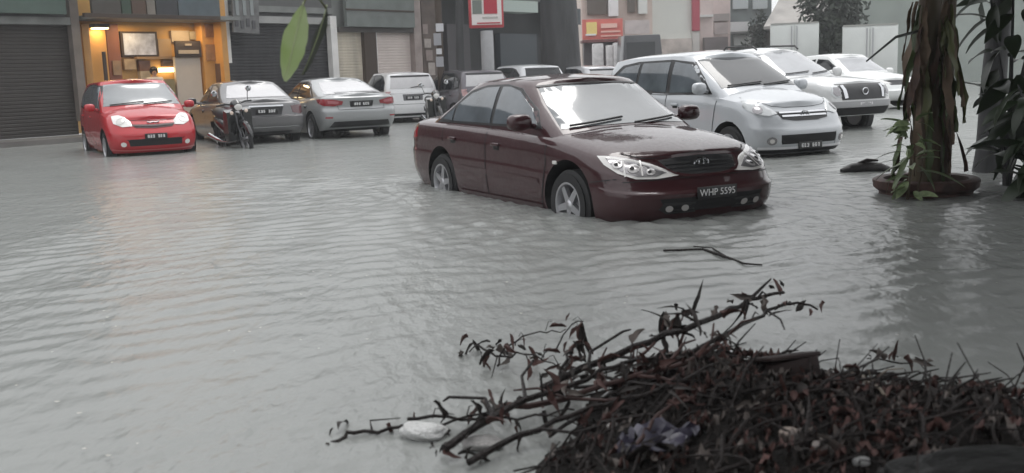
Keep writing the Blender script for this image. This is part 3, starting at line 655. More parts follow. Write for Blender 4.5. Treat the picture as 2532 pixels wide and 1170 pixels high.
c.plate((1, 0, 0), 0, .65, .42, .09, None, True)
c.mirror(.85, 1.22, (.13, .22, .2)); c.handle(.1, 1.0); c.handle(-.6, 1.0)
c.side_strip('door_gap', [(-.09, 1.1), (-.09, .45)]); c.side_strip('door_gap', [(1.1, 1.08), (1.0, .45)]); c.side_strip('door_gap', [(-.95, 1.1), (-.9, .45)])
for sd_ in (-1, 1): MB().tube([(.2, sd_*.56, 1.735), (.1, sd_*.58, 1.80), (-.7, sd_*.58, 1.82), (-.8, sd_*.56, 1.76)], .018, 6).build('roof_rail', M_black, c.root)
c.wiper((-.6, 1.22), (0, 1.26)); c.wiper((.05, 1.22), (.6, 1.26))

# ---- white estate further back on the right
c = Car('white_far_saloon', 'white saloon half hidden behind the white pickup bonnet', 9.5, 29.0, -66, paint('white_paint_far', (.74, .75, .74), 0, .35), sedan_spec(dz=.12), group=None)
c.panel('windscreen', [(-.735, .985), (0, 1.012), (.735, .985), (.59, 1.36), (0, 1.39), (-.59, 1.36)], (1, 0, 0), mat('hazy_grey_glass', (.3, .31, .33), .1))
c.side_panel('front_side_window', [(.88, .985), (.25, 1.325), (-.17, 1.357), (-.19, .98)], M_darkg)
c.side_panel('rear_side_window', [(-.26, .98), (-.25, 1.357), (-.83, 1.29), (-1.14, .99)], M_darkg)
c.corner_panel('headlamp', [(-.35, .80), (-.75, .72), (-.95, .65), (-.6, .63), (-.4, .7)], 32, M_lamp, off=.008)
c.panel('grille', [(-.40, .735), (.40, .735), (.3, .61), (-.3, .61)], (1, 0, 0), M_black); c.mirror(.74, .955)

# ---- motorcycles
def motorcycle(name, label, loc, yaw, col, lean=6, s=1.0):
    root = empty(name, loc, yaw, label, 'motorcycle'); root.rotation_euler = (R(lean), 0, yaw); root.scale = (s, s, s)
    body = mat(name+'_cowl', col, .25, coat=1); met = mat('bike_steel', (.08, .08, .085), .35, .8)
    for x in (.61, -.61):
        a = MB(); a.lathe([(.235, -.03), (.26, -.042), (.285, -.025), (.293, 0), (.285, .025), (.26, .042), (.235, .03)], 28, 'y', closed=True)
        w = a.build('wheel', M_tyre, root, loc=(x, 0, .29))
        b = MB(); b.lathe([(.24, -.022), (.225, -.02), (.225, .02), (.24, .022)], 28, 'y', closed=True); b.lathe([(0, -.06), (.045, -.06), (.05, 0), (.045, .06), (0, .06)], 12, 'y')
        for k in range(6):
            q = k*math.pi/3; b.tube([(0, 0, 0), (.23*math.cos(q), 0, .23*math.sin(q))], .012, 5)
        b.build('rim', mat('bike_rim', (.14, .14, .145), .35, .8), w)
    for sy in (-1, 1):
        MB().tube([(.61, sy*.065, .29), (.52, sy*.065, .62), (.45, sy*.05, .86)], .018, 8).build('fork', met, root)
        MB().tube([(-.61, sy*.09, .29), (-.2, sy*.09, .34)], .02, 8).build('swingarm', M_black, root)
        MB().tube([(-.58, sy*.11, .33), (-.45, sy*.11, .62)], .026, 8).build('shock_absorber', met, root)
    ff = MB(); ff.tube([(.61+.33*math.cos(q), 0, .29+.33*math.sin(q)) for q in np.linspace(.2, 2.3, 10)], [.03]+[.05]*8+[.03], 8); ff.build('front_mudguard', body, root)
    rf = MB(); rf.tube([(-.61+.34*math.cos(q), 0, .29+.34*math.sin(q)) for q in np.linspace(1.0, 3.2, 10)], [.05]*9+[.03], 8); rf.build('rear_mudguard', M_black, root)
    me = MB(); me.tube([(.44, 0, .78), (.36, 0, .6), (.26, 0, .46), (.05, 0, .42), (-.15, 0, .50), (-.5, 0, .62), (-.78, 0, .70)], [.08, .12, .13, .13, .16, .15, .06], 12); me.build('cowling', body, root)
    sh = MB()
    for sy in (-1, 1): sh.prism([(.54, .82), (.38, .86), (.20, .46), (.24, .24), (.40, .28), (.46, .45)], sy*.08, sy*.24, Matrix(((1, 0, 0), (0, 0, 1), (0, 1, 0))))
    sh.build('leg_shield', body, root)
    st = MB(); st.tube([(.05, 0, .72), (-.1, 0, .74), (-.35, 0, .76), (-.6, 0, .80), (-.72, 0, .80)], [.07, .10, .11, .10, .05], 12); o = st.build('seat', M_black, root); o.scale = (1, 1.1, .98)
    eng = MB(); eng.tube([(.22, 0, .34), (.05, 0, .33), (-.12, 0, .35)], [.09, .12, .10], 12); eng.lathe([(0, -.13), (.09, -.13), (.10, 0), (.09, .13), (0, .13)], 14, 'y', (.02, 0, .33)); eng.build('engine', met, root)
    MB().tube([(.1, -.12, .25), (-.2, -.14, .24), (-.45, -.16, .28), (-.85, -.17, .36)], [.018, .02, .045, .045], 10).build('exhaust', M_chrome, root)
    MB().tube([(.36, .34, .96), (.42, .2, .97), (.44, 0, .93), (.42, -.2, .97), (.36, -.34, .96)], .016, 8).build('handlebar', M_black, root)
    hd = MB(); hd.tube([(.40, 0, .93), (.48, 0, .92), (.55, 0, .90)], [.10, .11, .07], 14); hd.build('headlamp_cowl', body, root)
    MB().lathe([(0, .02), (.05, .015), (.075, 0)], 16, 'x', (.55, 0, .90)).build('headlamp', M_lamp, root)
    for sy in (-1, 1):
        o = MB().tube([(.39, sy*.26, .97), (.36, sy*.29, 1.10), (.35, sy*.31, 1.15)], .007, 6).build('mirror_stalk', M_black, root)
        MB().lathe([(0, -.02), (.045, -.018), (.058, 0), (.05, .015), (0, .02)], 14, 'x', (.35, sy*.33, 1.19)).build('mirror_head', M_chrome, o)
        MB().lathe([(0, 0), (.03, 0), (.035, .02), (0, .04)], 10, 'x', (.52, sy*.14, .80)).build('indicator', M_amber, root)
    MB().tube([(-.76, 0, .70), (-.82, 0, .69)], [.06, .045], 10).build('tail_lamp', M_red, root)
    MB().box((-.86, 0, .55), (.01, .2, .12)).build('number_plate', M_plate, root)
    MB().tube([(.0, .1, .25), (-.05, .32, .02)], .012, 6).build('side_stand', met, root)
    return root
p = on_z(560, 366); motorcycle('motorcycle', 'black small motorcycle parked between the red hatchback and the grey saloon', (p.x+.12, p.y+.3, -.13), R(-55), (.008, .008, .009), 7, 1.06)
p = at(1078, 280, 26.0); motorcycle('motorcycle', 'dark motorcycle with bright mirrors behind the maroon saloon boot', (p.x, p.y, -.09), R(-75), (.03, .012, .018), 5, 1.0)
# ================================================================== SETTING
# ground under the flood, reaching the horizon
xs = np.concatenate([[-400, -150, -60], np.linspace(-30, 30, 31), [60, 150, 400]]); ys = np.concatenate([[-60, -20], np.linspace(-6, 60, 67), [90, 160, 400, 800]])
vs = [(x, y, float(ground_z(x, y))-.004) for y in ys for x in xs]; nx = len(xs)
fs = [(j*nx+i, j*nx+i+1, (j+1)*nx+i+1, (j+1)*nx+i) for j in range(len(ys)-1) for i in range(nx-1)]
tag(link('road', mesh_from('road', vs, fs), mat('wet_asphalt', (.05, .05, .052), .4, var=.4, vscale=3)), kind='structure')

# flood water: one displaced sheet
def spaced(lo, hi, c0, c1, fine, grow, most):
    out = [c0]
    while out[-1] < c1: out.append(out[-1]+fine)
    st = fine
    while out[-1] < hi: st = min(st*grow, most); out.append(out[-1]+st)
    st = fine; left = [c0]
    while left[-1] > lo: st = min(st*grow, most); left.append(left[-1]-st)
    return np.array(left[:0:-1]+out)
wx = spaced(-160, 160, -3.6, 4.6, .045, 1.05, 12); wy = spaced(-30, 320, 3.0, 13.0, .042, 1.04, 12)
X, Y = np.meshgrid(wx, wy)
def vnoise(x, y, seed):
    r = np.random.default_rng(seed); T = r.random((64, 64))
    xi, yi = np.floor(x).astype(int), np.floor(y).astype(int); fx, fy = x-xi, y-yi
    fx = fx*fx*(3-2*fx); fy = fy*fy*(3-2*fy); g = lambda a, b: T[a % 64, b % 64]
    return (g(xi, yi)*(1-fx)+g(xi+1, yi)*fx)*(1-fy)+(g(xi, yi+1)*(1-fx)+g(xi+1, yi+1)*fx)*fy
Z = np.zeros_like(X); r5 = np.random.default_rng(5)
cell = np.maximum(np.gradient(wx)[None, :]*np.ones_like(X), np.gradient(wy)[:, None]*np.ones_like(X))
wxp = X+.35*(vnoise(X*.8, Y*.8, 1)-.5)+.15*(vnoise(X*2.2, Y*2.2, 2)-.5); wyp = Y+.35*(vnoise(X*.8+9, Y*.8, 3)-.5)+.15*(vnoise(X*2.2, Y*2.2+7, 4)-.5)
for k in range(26):
    lam = .12*(1.2/.12)**(k/25.0); a = R(-57+r5.normal()*30); kx, ky = math.cos(a)*2*math.pi/lam, math.sin(a)*2*math.pi/lam
    amp = .0040*lam**.85*(1.4 if lam < .30 else (.38 if lam < .7 else .14))
    env = .05+2.0*vnoise(X*.55+k*3.1, Y*.55-k*1.7, 20+k)
    Z += amp*env*np.sin(kx*wxp+ky*wyp+r5.random()*6.28)*np.clip((lam/cell-2.5)/3, 0, 1)
# ripples spreading from the wheels and bow of the stranded saloon
ca, sa = math.cos(R(-62)), math.sin(R(-62))
for (lx, ly, am) in ((1.36, -.9, .010), (-1.36, -.9, .008), (2.2, -.3, .010), (2.2, .5, .008)):
    cx, cy = .65+ca*lx-sa*ly, 10.55+sa*lx+ca*ly; rr = np.hypot(X-cx, Y-cy)
    Z += am*np.exp(-rr/1.1)*np.sin(rr*2*math.pi/.26+vnoise(X*3, Y*3, 77)*4)*np.clip(rr/.15, 0, 1)
near = sstep(3.2, 6.5, Y)*.75+.25
Z *= near
wv = np.column_stack([X.ravel(), Y.ravel(), Z.ravel()]); nx = len(wx); ny = len(wy)
ii, jj = np.meshgrid(np.arange(nx-1), np.arange(ny-1)); b0 = (jj*nx+ii).ravel()
wf = np.column_stack([b0, b0+1, b0+nx+1, b0+nx])
me = bpy.data.meshes.new('flood_water'); me.vertices.add(len(wv)); me.vertices.foreach_set('co', wv.ravel())
me.loops.add(wf.size); me.loops.foreach_set('vertex_index', wf.ravel().astype(np.int32)); me.polygons.add(len(wf)); me.polygons.foreach_set('loop_start', np.arange(0, wf.size, 4, dtype=np.int32))
me.update(calc_edges=True); me.polygons.foreach_set('use_smooth', [True]*len(me.polygons))
wm = bpy.data.materials.new('muddy_flood_water'); wm.use_nodes = True; t = wm.node_tree; p = t.nodes['Principled BSDF']
p.inputs['Roughness'].default_value = .24; p.inputs['IOR'].default_value = 1.33; p.inputs['Specular IOR Level'].default_value = .5
tc = t.nodes.new('ShaderNodeTexCoord')
n1 = t.nodes.new('ShaderNodeTexNoise'); n1.inputs['Scale'].default_value = .5; n1.inputs['Detail'].default_value = 4
mx = t.nodes.new('ShaderNodeMix'); mx.data_type = 'RGBA'; mx.inputs[6].default_value = (.24, .25, .238, 1); mx.inputs[7].default_value = (.20, .207, .20, 1)
t.links.new(tc.outputs['Object'], n1.inputs['Vector']); t.links.new(n1.outputs[0], mx.inputs[0]); t.links.new(mx.outputs[2], p.inputs['Base Color'])
mp = t.nodes.new('ShaderNodeMapping'); mp.inputs['Rotation'].default_value = (0, 0, R(57)); mp.inputs['Scale'].default_value = (1.0, .55, 1)
n2 = t.nodes.new('ShaderNodeTexNoise'); n2.inputs['Scale'].default_value = 10; n2.inputs['Detail'].default_value = 3; n2.inputs['Roughness'].default_value = .5
n3 = t.nodes.new('ShaderNodeTexNoise'); n3.inputs['Scale'].default_value = 1.6; n3.inputs['Detail'].default_value = 2
t.links.new(tc.outputs['Object'], mp.inputs['Vector']); t.links.new(mp.outputs[0], n2.inputs['Vector']); t.links.new(mp.outputs[0], n3.inputs['Vector'])
ad = t.nodes.new('ShaderNodeMath'); ad.operation = 'MULTIPLY_ADD'; ad.inputs[1].default_value = 1.6; t.links.new(n3.outputs[0], ad.inputs[0]); t.links.new(n2.outputs[0], ad.inputs[2])
bp = t.nodes.new('ShaderNodeBump'); bp.inputs['Strength'].default_value = .5; bp.inputs['Distance'].default_value = .03
n4 = t.nodes.new('ShaderNodeTexNoise'); n4.inputs['Scale'].default_value = .55; n4.inputs['Detail'].default_value = 3; t.links.new(mp.outputs[0], n4.inputs['Vector'])
mr4 = t.nodes.new('ShaderNodeMapRange'); mr4.inputs[1].default_value = .35; mr4.inputs[2].default_value = .65; mr4.inputs[3].default_value = .22; mr4.inputs[4].default_value = .8
t.links.new(n4.outputs[0], mr4.inputs[0]); t.links.new(mr4.outputs[0], bp.inputs['Strength'])
t.links.new(ad.outputs[0], bp.inputs['Height']); t.links.new(bp.outputs[0], p.inputs['Normal'])
tag(link('flood_water', me, wm), kind='structure')

# ------------------------------------------------------------------ row of shops behind the parked cars
FD = R(50); fd = Vector((math.cos(FD), math.sin(FD), 0)); fn = Vector((math.sin(FD), -math.cos(FD), 0))
FP = Vector((at(700, 170, 31).x, 31, 0))
FM = Matrix(((fd.x, -fn.x, 0), (fd.y, -fn.y, 0), (0, 0, 1)))     # local x along the front, y into the building
def fac(px, py, out=0.0):
    d = ray(px, py); o = FP+fn*out; s_ = (o-Vector((0, 0, CAMH))).dot(fn)/d.dot(fn); q = Vector((0, 0, CAMH))+d*s_
    return (q-FP).dot(fd), q.z
def fbox(name, t0, t1, z0, z1, y0, y1, m, parent, bev=0):
    """box on the shop front: t along the street, z up, y depth (negative = towards the road)"""
    mb = MB().box((0, 0, 0), (abs(t1-t0), abs(y1-y0), abs(z1-z0)))
    mesh = mb.mesh(name)
    if bev: bevel_mesh(mesh, bev)
    o = link(name, mesh, m, parent, ((t0+t1)/2, (y0+y1)/2, (z0+z1)/2)); return o
def fpx(name, x0, y0, x1, y1, d0, d1, m, parent, bev=0, ref=None):
    """the same, from where it stands in the picture (top left, bottom right) at depth d0 from the shop front"""
    a = fac(x0, (y0+y1)/2, -d0); b = fac(x1, (y0+y1)/2, -d0); c1 = fac((x0+x1)/2, y0, -d0); c2 = fac((x0+x1)/2, y1, -d0)
    return fbox(name, a[0], b[0], c2[1], c1[1], d0, d1, m, parent, bev)
def shop(name, label, cat='shop'):
    o = empty(name, (FP.x, FP.y, 0), FD, label, cat); return o
slab = MB().box((4, -.7, -.02), (60, 1.4, .28), None)
sl = slab.build('walkway', mat('wet_concrete', (.2, .19, .18), .4, var=.3, vscale=2)); sl.location = (FP.x, FP.y, 0); sl.rotation_euler = (0, 0, FD); tag(sl, kind='structure')
M_orange = mat('orange_wall', (.58, .32, .09), .6, var=.2, vscale=1.5); M_orange2 = mat('orange_panel', (.62, .31, .08), .5, var=.2, vscale=2)
M_dkbrown = mat('dark_brown', (.05, .032, .022), .6); M_beige = mat('beige_board', (.48, .39, .29), .6, var=.15, vscale=3)
M_wht = mat('off_white_wall', (.74, .73, .71), .7, var=.2, vscale=2); M_grey = mat('grey_fascia', (.22, .23, .22), .6, var=.3, vscale=2)
M_dshut = mat('charcoal_shutter', (.034, .033, .037), .55, var=.55, vscale=2.5, stretch=(1.5, 1, .25)); M_bshut = mat('beige_shutter', (.62, .56, .46), .6, var=.35, vscale=2.5, stretch=(1.5, 1, .25))
M_tubel = mat('lamp_tube', (1, .9, .7), .4, emit=(1, .78, .42), estr=6)
def shutter(x0, y0, x1, y1, m, parent, d=.12, pitch=.09):
    a = fac(x0, (y0+y1)/2, -d)[0]; b = fac(x1, (y0+y1)/2, -d)[0]; top = fac((x0+x1)/2, y0, -d)[1]; z = .12; prof = []
    while z < top: prof += [(0, z), (-.012, z+.02), (-.012, z+pitch-.02), (0, z+pitch-.004)]; z += pitch
    vs = [(u, d+p_[0], p_[1]) for u in (a, b) for p_ in prof]; n = len(prof)
    return link('roller_shutter', mesh_from('roller_shutter', vs, [(i, i+1, n+i+1, n+i) for i in range(n-1)], False), m, parent)
TL0 = fac(-320, 100)[0]-16; TL = fac(205, 100)[0]; T1 = fac(548, 100)[0]; T2 = fac(830, 100)[0]; T3 = fac(1040, 100)[0]; T4 = fac(1440, 100)[0]
# café, warm lit
s1 = shop('cafe', 'orange walled cafe front lit by warm lamps behind the red hatchback', 'cafe')
fbox('back_wall', TL, T1, .12, 4.9, .55, .75, M_orange, s1)
fbox('floor', TL, T1, .0, .16, -.05, .55, M_beige, s1)
fbox('side_wall', T1-.2, T1-.02, .12, 4.9, -.3, .55, M_orange2, s1)
zt = fac(400, 46, 1.0)[1]
fbox('canopy', TL, T1-.05, zt, zt+.10, -1.0, .55, M_grey, s1)
segs = [(226, 300, (.07, .06, .05)), (300, 325, (.035, .065, .04)), (325, 362, (.10, .055, .035)), (362, 385, (.22, .19, .16)), (385, 440, (.04, .04, .045)), (440, 545, (.09, .115, .13))]
for k, (a, b, cc) in enumerate(segs):
    fpx('sign_panel', a, -40, b-3, 40, -.9, -.8, mat('sign_panel_%d' % k, cc, .5, var=.3, vscale=3), s1)
fpx('canopy_beam', 210, 36, 545, 46, -1.02, -.9, M_dkbrown, s1)
a = fpx('pillar', 228, 60, 268, 260, .0, .35, M_orange2, s1); fpx('pillar', 505, 50, 545, 260, .1, .45, M_orange2, s1)
fpx('wall_panel', 270, 60, 300, 260, .45, .54, mat('red_brown_panel', (.22, .08, .045), .6), s1)
fr = fpx('picture_frame', 300, 78, 390, 141, .46, .54, M_dkbrown, s1); fpx('picture', 306, 83, 385, 136, .43, .455, mat('pale_poster', (.66, .70, .82), .4, var=.35, vscale=4, col2=(.3, .31, .38)), s1)
fpx('notice', 424, 76, 468, 104, .46, .54, M_beige, s1); fpx('notice', 392, 96, 424, 142, .49, .54, mat('tan_board', (.40, .27, .15), .6), s1)
fpx('menu_board', 440, 140, 502, 330, .2, .3, mat('pale_menu_board', (.52, .45, .38), .5, var=.12, vscale=2), s1)
sg = fpx('shop_sign', 434, 101, 498, 142, .10, .18, M_dkbrown, s1, .02)
fpx('sign_stripe', 442, 124, 492, 133, .07, .095, M_beige, s1); fpx('sign_stripe', 458, 108, 474, 113, .07, .095, M_beige, s1)
fpx('counter', 380, 196, 436, 300, .15, .5, mat('olive_counter', (.22, .17, .07), .5), s1); fpx('light_tube', 394, 168, 436, 178, .36, .42, M_tubel, s1)
for k, (a_, b_, c_, d_, cc) in enumerate([(280, 150, 300, 186, (.30, .2, .12)), (345, 150, 372, 176, (.20, .09, .05)), (348, 176, 372, 200, (.5, .42, .3)), (404, 148, 432, 164, (.12, .07, .04)), (308, 146, 336, 172, (.42, .3, .18)), (470, 78, 500, 98, (.42, .36, .26)), (508, 60, 540, 92, (.32, .15, .06)), (510, 110, 538, 150, (.38, .2, .09))]):
    fpx('wall_notice', a_, b_, c_, d_, .40 if a_ < 500 else .06, .54 if a_ < 500 else .098, mat('notice_%d' % k, cc, .6, var=.35, vscale=6), s1)
fpx('shelf', 340, 140, 438, 146, .3, .54, mat('timber_shelf', (.3, .17, .07), .5), s1)
MB().tube([(fac(262, 190, .2)[0], -.2, fac(262, 260, .2)[1]), (fac(262, 190, .2)[0], -.2, fac(262, 128, .2)[1])], .05, 10).build('post', M_dkbrown, s1)
lt, lz = fac(245, 66, .15)
o = fbox('wall_lamp', lt-.2, lt+.2, lz-.03, lz+.06, -.32, -.02, M_dkbrown, s1); fbox('lamp_glass', lt-.17, lt+.17, lz-.065, lz-.032, -.3, -.05, mat('warm_lamp_glass', (1, .85, .5), .4, emit=(1, .72, .30), estr=6), s1)
def lamp(loc, e, size, col=(1, .72, .38)):
    L = bpy.data.lights.new('cafe_lamp', 'AREA'); L.energy = e; L.size = size; L.color = col; ob = bpy.data.objects.new('cafe_lamp', L); COL.objects.link(ob)
    ob.parent = s1; ob.location = loc; return ob
lamp((lt, -.18, lz-.08), 4, .25)
for q in (330, 470): lamp((fac(q, 60, .1)[0], -.1, zt-.06), 13, .5)
# dark unit left of the café
s0 = shop('left_dark_shop', 'dark shuttered shop at the far left edge beyond the cafe')
shutter(-300, 60, 180, 300, mat('brown_black_shutter', (.045, .038, .034), .55, var=.3, vscale=2), s0, .15)
fbox('wall', TL0, TL-.02, fac(0, 60)[1], 5.6, .1, .4, mat('dark_grey_wall', (.10, .10, .10), .7), s0); fpx('pillar', 182, -60, 203, 300, -.12, .1, mat('grey_brown_pillar', (.2, .17, .15), .6, var=.3, vscale=3), s0)
fbox('shutter_wall', TL0, fac(-300, 100)[0], .1, fac(0, 60)[1], .1, .4, mat('brown_black_wall', (.05, .042, .038), .6, var=.3, vscale=2), s0); fpx('lintel', -300, 38, 180, 58, -.1, .095, M_grey, s0); fpx('signboard', -280, -60, 160, 30, -.3, -.15, mat('dull_green_sign', (.08, .12, .10), .5, var=.3, vscale=2), s0)
# charcoal shuttered unit
s2 = shop('shuttered_shop', 'shop unit with a wide charcoal roller shutter between white pillars')
shutter(566, 60, 824, 300, M_dshut, s2, .15)
fbox('wall', T1, T2, fac(700, 60)[1], 4.9, .1, .4, mat('dark_grey_wall', (.10, .10, .10), .7), s2)
fpx('pillar', 548, -60, 566, 156, -.12, .1, M_wht, s2); fpx('pillar_base', 548, 157, 568, 300, -.12, .1, mat('brown_tile', (.12, .07, .05), .4), s2)
fpx('pillar', 824, 40, 839, 300, -.12, .1, M_wht, s2)
fpx('lintel', 566, 41, 824, 58, -.1, .095, mat('pale_lintel', (.36, .36, .35), .6, var=.2, vscale=3), s2); fpx('lintel', 566, 16, 824, 31, -.06, .095, M_grey, s2)
hs_ = fpx('hanging_sign', 576, -30, 640, 82, -.42, -.36, mat('grey_banner', (.17, .17, .17), .6, var=.4, vscale=5), s2); hs_.rotation_euler = (0, R(3), 0)
for k in range(4): fpx('banner_lettering', 582+k*14, 46+k % 2*5, 590+k*14, 66+k % 2*5, -.44, -.425, mat('banner_ink', (.07, .07, .075), .6), s2)
for k in range(3): fpx('banner_stripe', 582+k*18, -20, 590+k*18, 38, -.44, -.425, mat('banner_pale', (.24, .26, .26), .6), s2)
# beige shuttered unit
s3 = shop('beige_shop', 'shop unit with two beige shutters and a grey signboard above')
shutter(839, 80, 906, 300, M_bshut, s3, .12); shutter(936, 80, 1026, 300, mat('pinkish_shutter', (.68, .60, .56), .6, var=.12, vscale=1.5), s3, .12)
fpx('post', 906, 78, 936, 300, -.05, .2, M_dkbrown, s3)
fbox('wall', T2, T3, fac(930, 78)[1], 4.9, .15, .5, M_grey, s3); fpx('beam', 839, 68, 1030, 80, -.1, .145, mat('dark_beam', (.06, .055, .05), .6), s3)
fpx('signboard', 856, -40, 1024, 67, -.25, -.1, mat('grey_green_board', (.17, .19, .18), .5, var=.25, vscale=2), s3)
fpx('board_rail', 856, 24, 1024, 28, -.28, -.255, M_dkbrown, s3)
fpx('pillar', 1026, -60, 1044, 300, -.12, .12, mat('pinkish_pillar', (.36, .30, .28), .6, var=.3, vscale=3), s3)
# dark corner unit
s4 = shop('dark_corner_shop', 'dark unlit corner shop behind the tree trunks and red sign', 'shop')
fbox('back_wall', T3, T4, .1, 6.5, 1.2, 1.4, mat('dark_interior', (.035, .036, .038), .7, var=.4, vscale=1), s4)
fpx('pillar', 1046, -60, 1080, 300, -.05, .4, mat('brown_pillar', (.13, .095, .08), .6, var=.5, vscale=3), s4)
for k, (a, b, c_, d) in enumerate([(1050, 96, 1066, 118), (1054, 124, 1070, 150), (1060, 155, 1076, 186), (1046, 60, 1058, 84)]):
    fpx('poster', a, b, c_, d, -.08, -.055, mat('poster_paper_%d' % (k % 2), ((.42, .37, .34), (.30, .24, .22))[k % 2], .6, var=.3, vscale=6), s4)
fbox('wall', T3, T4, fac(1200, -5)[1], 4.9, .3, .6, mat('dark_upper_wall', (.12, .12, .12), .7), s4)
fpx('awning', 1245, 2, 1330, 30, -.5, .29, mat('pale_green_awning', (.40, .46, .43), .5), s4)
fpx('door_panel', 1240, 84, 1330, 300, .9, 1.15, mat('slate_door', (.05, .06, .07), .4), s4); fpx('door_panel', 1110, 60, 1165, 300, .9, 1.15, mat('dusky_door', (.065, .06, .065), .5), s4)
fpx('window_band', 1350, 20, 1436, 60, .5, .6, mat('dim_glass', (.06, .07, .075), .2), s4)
# paper notices stuck up a thin post
q = at(1093, 240, 30.0); np_ = empty('notice_post', (q.x, q.y, ground_z(q.x, q.y)), 0, 'slim dark post covered in white paper notices by the beige shop', 'post')
MB().tube([(0, 0, 0), (0, 0, 3.6)], .10, 10).build('post', M_dkbrown, np_)
for k, (y0, y1, dx) in enumerate([(58, 78, .03), (82, 112, -.05), (120, 134, -.02), (140, 165, -.01)]):
    za, zb = at(1093, y0, 29.9).z, at(1093, y1, 29.9).z
    MB().box((dx, -.125, (za+zb)/2-np_.location.z), (.22 if k != 2 else .16, .012, za-zb)).build('paper_notice', mat('white_paper_%d' % (k % 2), ((.52, .52, .54), (.30, .30, .32))[k % 2], .7), np_)
# red and white shop sign on a white column
q = at(1210, 250, 31.0); zb = at(1210, 66, 31.0).z; g0 = float(ground_z(q.x, q.y)); sw = 84/2500*31
sp_ = empty('shop_sign', (q.x, q.y, g0), R(8), 'white sign box with red border and red square on a round white column', 'sign')
MB().lathe([(.20, 0), (.19, zb-g0-.12), (.0, zb-g0-.12)], 20, 'z').build('column', mat('white_column', (.42, .42, .43), .6, var=.2, vscale=3), sp_)
mb = MB().box((0, 0, zb-g0+.45), (sw, .22, .98)); o = link('sign_box', bevel_mesh(mb.mesh(), .04), mat('sign_red', (.42, .05, .06), .4), sp_)
MB().box((0, -.12, zb-g0+.46), (sw-.14, .02, .82)).build('sign_face', mat('sign_white', (.70, .66, .64), .4), sp_)
MB().box((.12, -.14, zb-g0+.60), (.40, .02, .46)).build('sign_square', mat('sign_square_red', (.40, .03, .05), .4), sp_); MB().box((-.28, -.14, zb-g0+.58), (.28, .02, .40)).build('sign_square', mat('sign_square_grey', (.16, .18, .16), .4), sp_)
MB().box((.10, -.14, zb-g0+.26), (.46, .02, .05)).build('sign_line', mat('sign_line_grey', (.42, .40, .38), .4), sp_); MB().box((.05, -.14, zb-g0+.10), (.7, .02, .04)).build('sign_line', mat('sign_red', (.5, .05, .07), .4), sp_)

# ------------------------------------------------------------------ person behind the café counter
def skin_figure(name, verts, edges, radii, m, parent, sub=2, root=0):
    me = bpy.data.meshes.new(name); me.from_pydata(verts, edges, []); o = bpy.data.objects.new(name, me); COL.objects.link(o)
    o.modifiers.new('s', 'SKIN'); 
    for i, r_ in enumerate(radii): me.skin_vertices[0].data[i].radius = r_ if isinstance(r_, tuple) else (r_, r_)
    me.skin_vertices[0].data[root].use_root = True
    sb = o.modifiers.new('u', 'SUBSURF'); sb.levels = sub; sb.render_levels = sub
    dg = bpy.context.evaluated_depsgraph_get(); res = bpy.data.meshes.new_from_object(o.evaluated_get(dg)); bpy.data.objects.remove(o)
    res.materials.clear(); res.polygons.foreach_set('use_smooth', [True]*len(res.polygons)); return link(name, res, m, parent)
pt, pz = fac(380, 168, -.15); base = FP+fd*pt-fn*.15
per = empty('person', (base.x, base.y, .16), FD-.3, 'person with dark hair and pale shirt standing at the cafe counter', 'person')
H = max(pz-.16, 1.5); k = H/1.68
V = [(0, 0, .92), (0, 0, 1.12), (0, -.01, 1.32), (0, 0, 1.43), (0, -.01, 1.50), (0, -.02, 1.60), (.18, 0, 1.36), (.25, -.03, 1.12), (.20, -.22, 1.02), (-.18, 0, 1.36), (-.25, -.03, 1.12), (-.20, -.22, 1.02), (.10, 0, .88), (.11, -.02, .48), (.11, .02, .06), (.11, -.12, .03), (-.10, 0, .88), (-.11, -.02, .48), (-.11, .02, .06), (-.11, -.12, .03), (.19, -.29, 1.02), (-.19, -.29, 1.02)]
Ed = [(0, 1), (1, 2), (2, 3), (3, 4), (4, 5), (2, 6), (6, 7), (7, 8), (2, 9), (9, 10), (10, 11), (0, 12), (12, 13), (13, 14), (14, 15), (0, 16), (16, 17), (17, 18), (18, 19), (8, 20), (11, 21)]
Rd = [(.16, .11), (.14, .10), (.17, .11), .07, .055, (.085, .10), .062, .05, .036, .062, .05, .036, .09, .065, .045, .04, .09, .065, .045, .04, .032, .032]
bd = skin_figure('body', [tuple(c_*k for c_ in v) for v in V], Ed, [tuple(c_*k for c_ in r_) if isinstance(r_, tuple) else r_*k for r_ in Rd], mat('skin', (.35, .2, .13), .5), per)
skin_figure('shirt', [tuple(c_*k for c_ in v) for v in [(0, 0, .90), (0, 0, 1.12), (0, -.01, 1.32), (0, 0, 1.41), (.18, 0, 1.36), (.235, -.02, 1.17), (-.18, 0, 1.36), (-.235, -.02, 1.17)]], [(0, 1), (1, 2), (2, 3), (2, 4), (4, 5), (2, 6), (6, 7)], [tuple(c_*k for c_ in r_) for r_ in [(.175, .125), (.155, .115), (.185, .125), (.08, .08), (.075, .075), (.07, .07), (.075, .075), (.07, .07)]], mat('pale_shirt', (.62, .55, .48), .7), per)
skin_figure('trousers', [tuple(c_*k for c_ in v) for v in [(0, 0, .92), (.10, 0, .86), (.11, -.02, .48), (.11, .02, .12), (-.10, 0, .86), (-.11, -.02, .48), (-.11, .02, .12)]], [(0, 1), (1, 2), (2, 3), (0, 4), (4, 5), (5, 6)], [tuple(c_*k for c_ in (r_, r_)) for r_ in (.14, .105, .08, .065, .105, .08, .065)], mat('dark_trousers', (.04, .04, .05), .7), per)
bm = bmesh.new(); bmesh.ops.create_uvsphere(bm, u_segments=16, v_segments=10, radius=.118*k)
for v in bm.verts: v.co.z *= 1.08; v.co += Vector((0, .02, 1.625))*1.0 if False else Vector((0, .022*k, 1.60*k))
bmesh.ops.delete(bm, geom=[v for v in bm.verts if v.co.y < -.03*k and v.co.z < 1.63*k], context='VERTS')
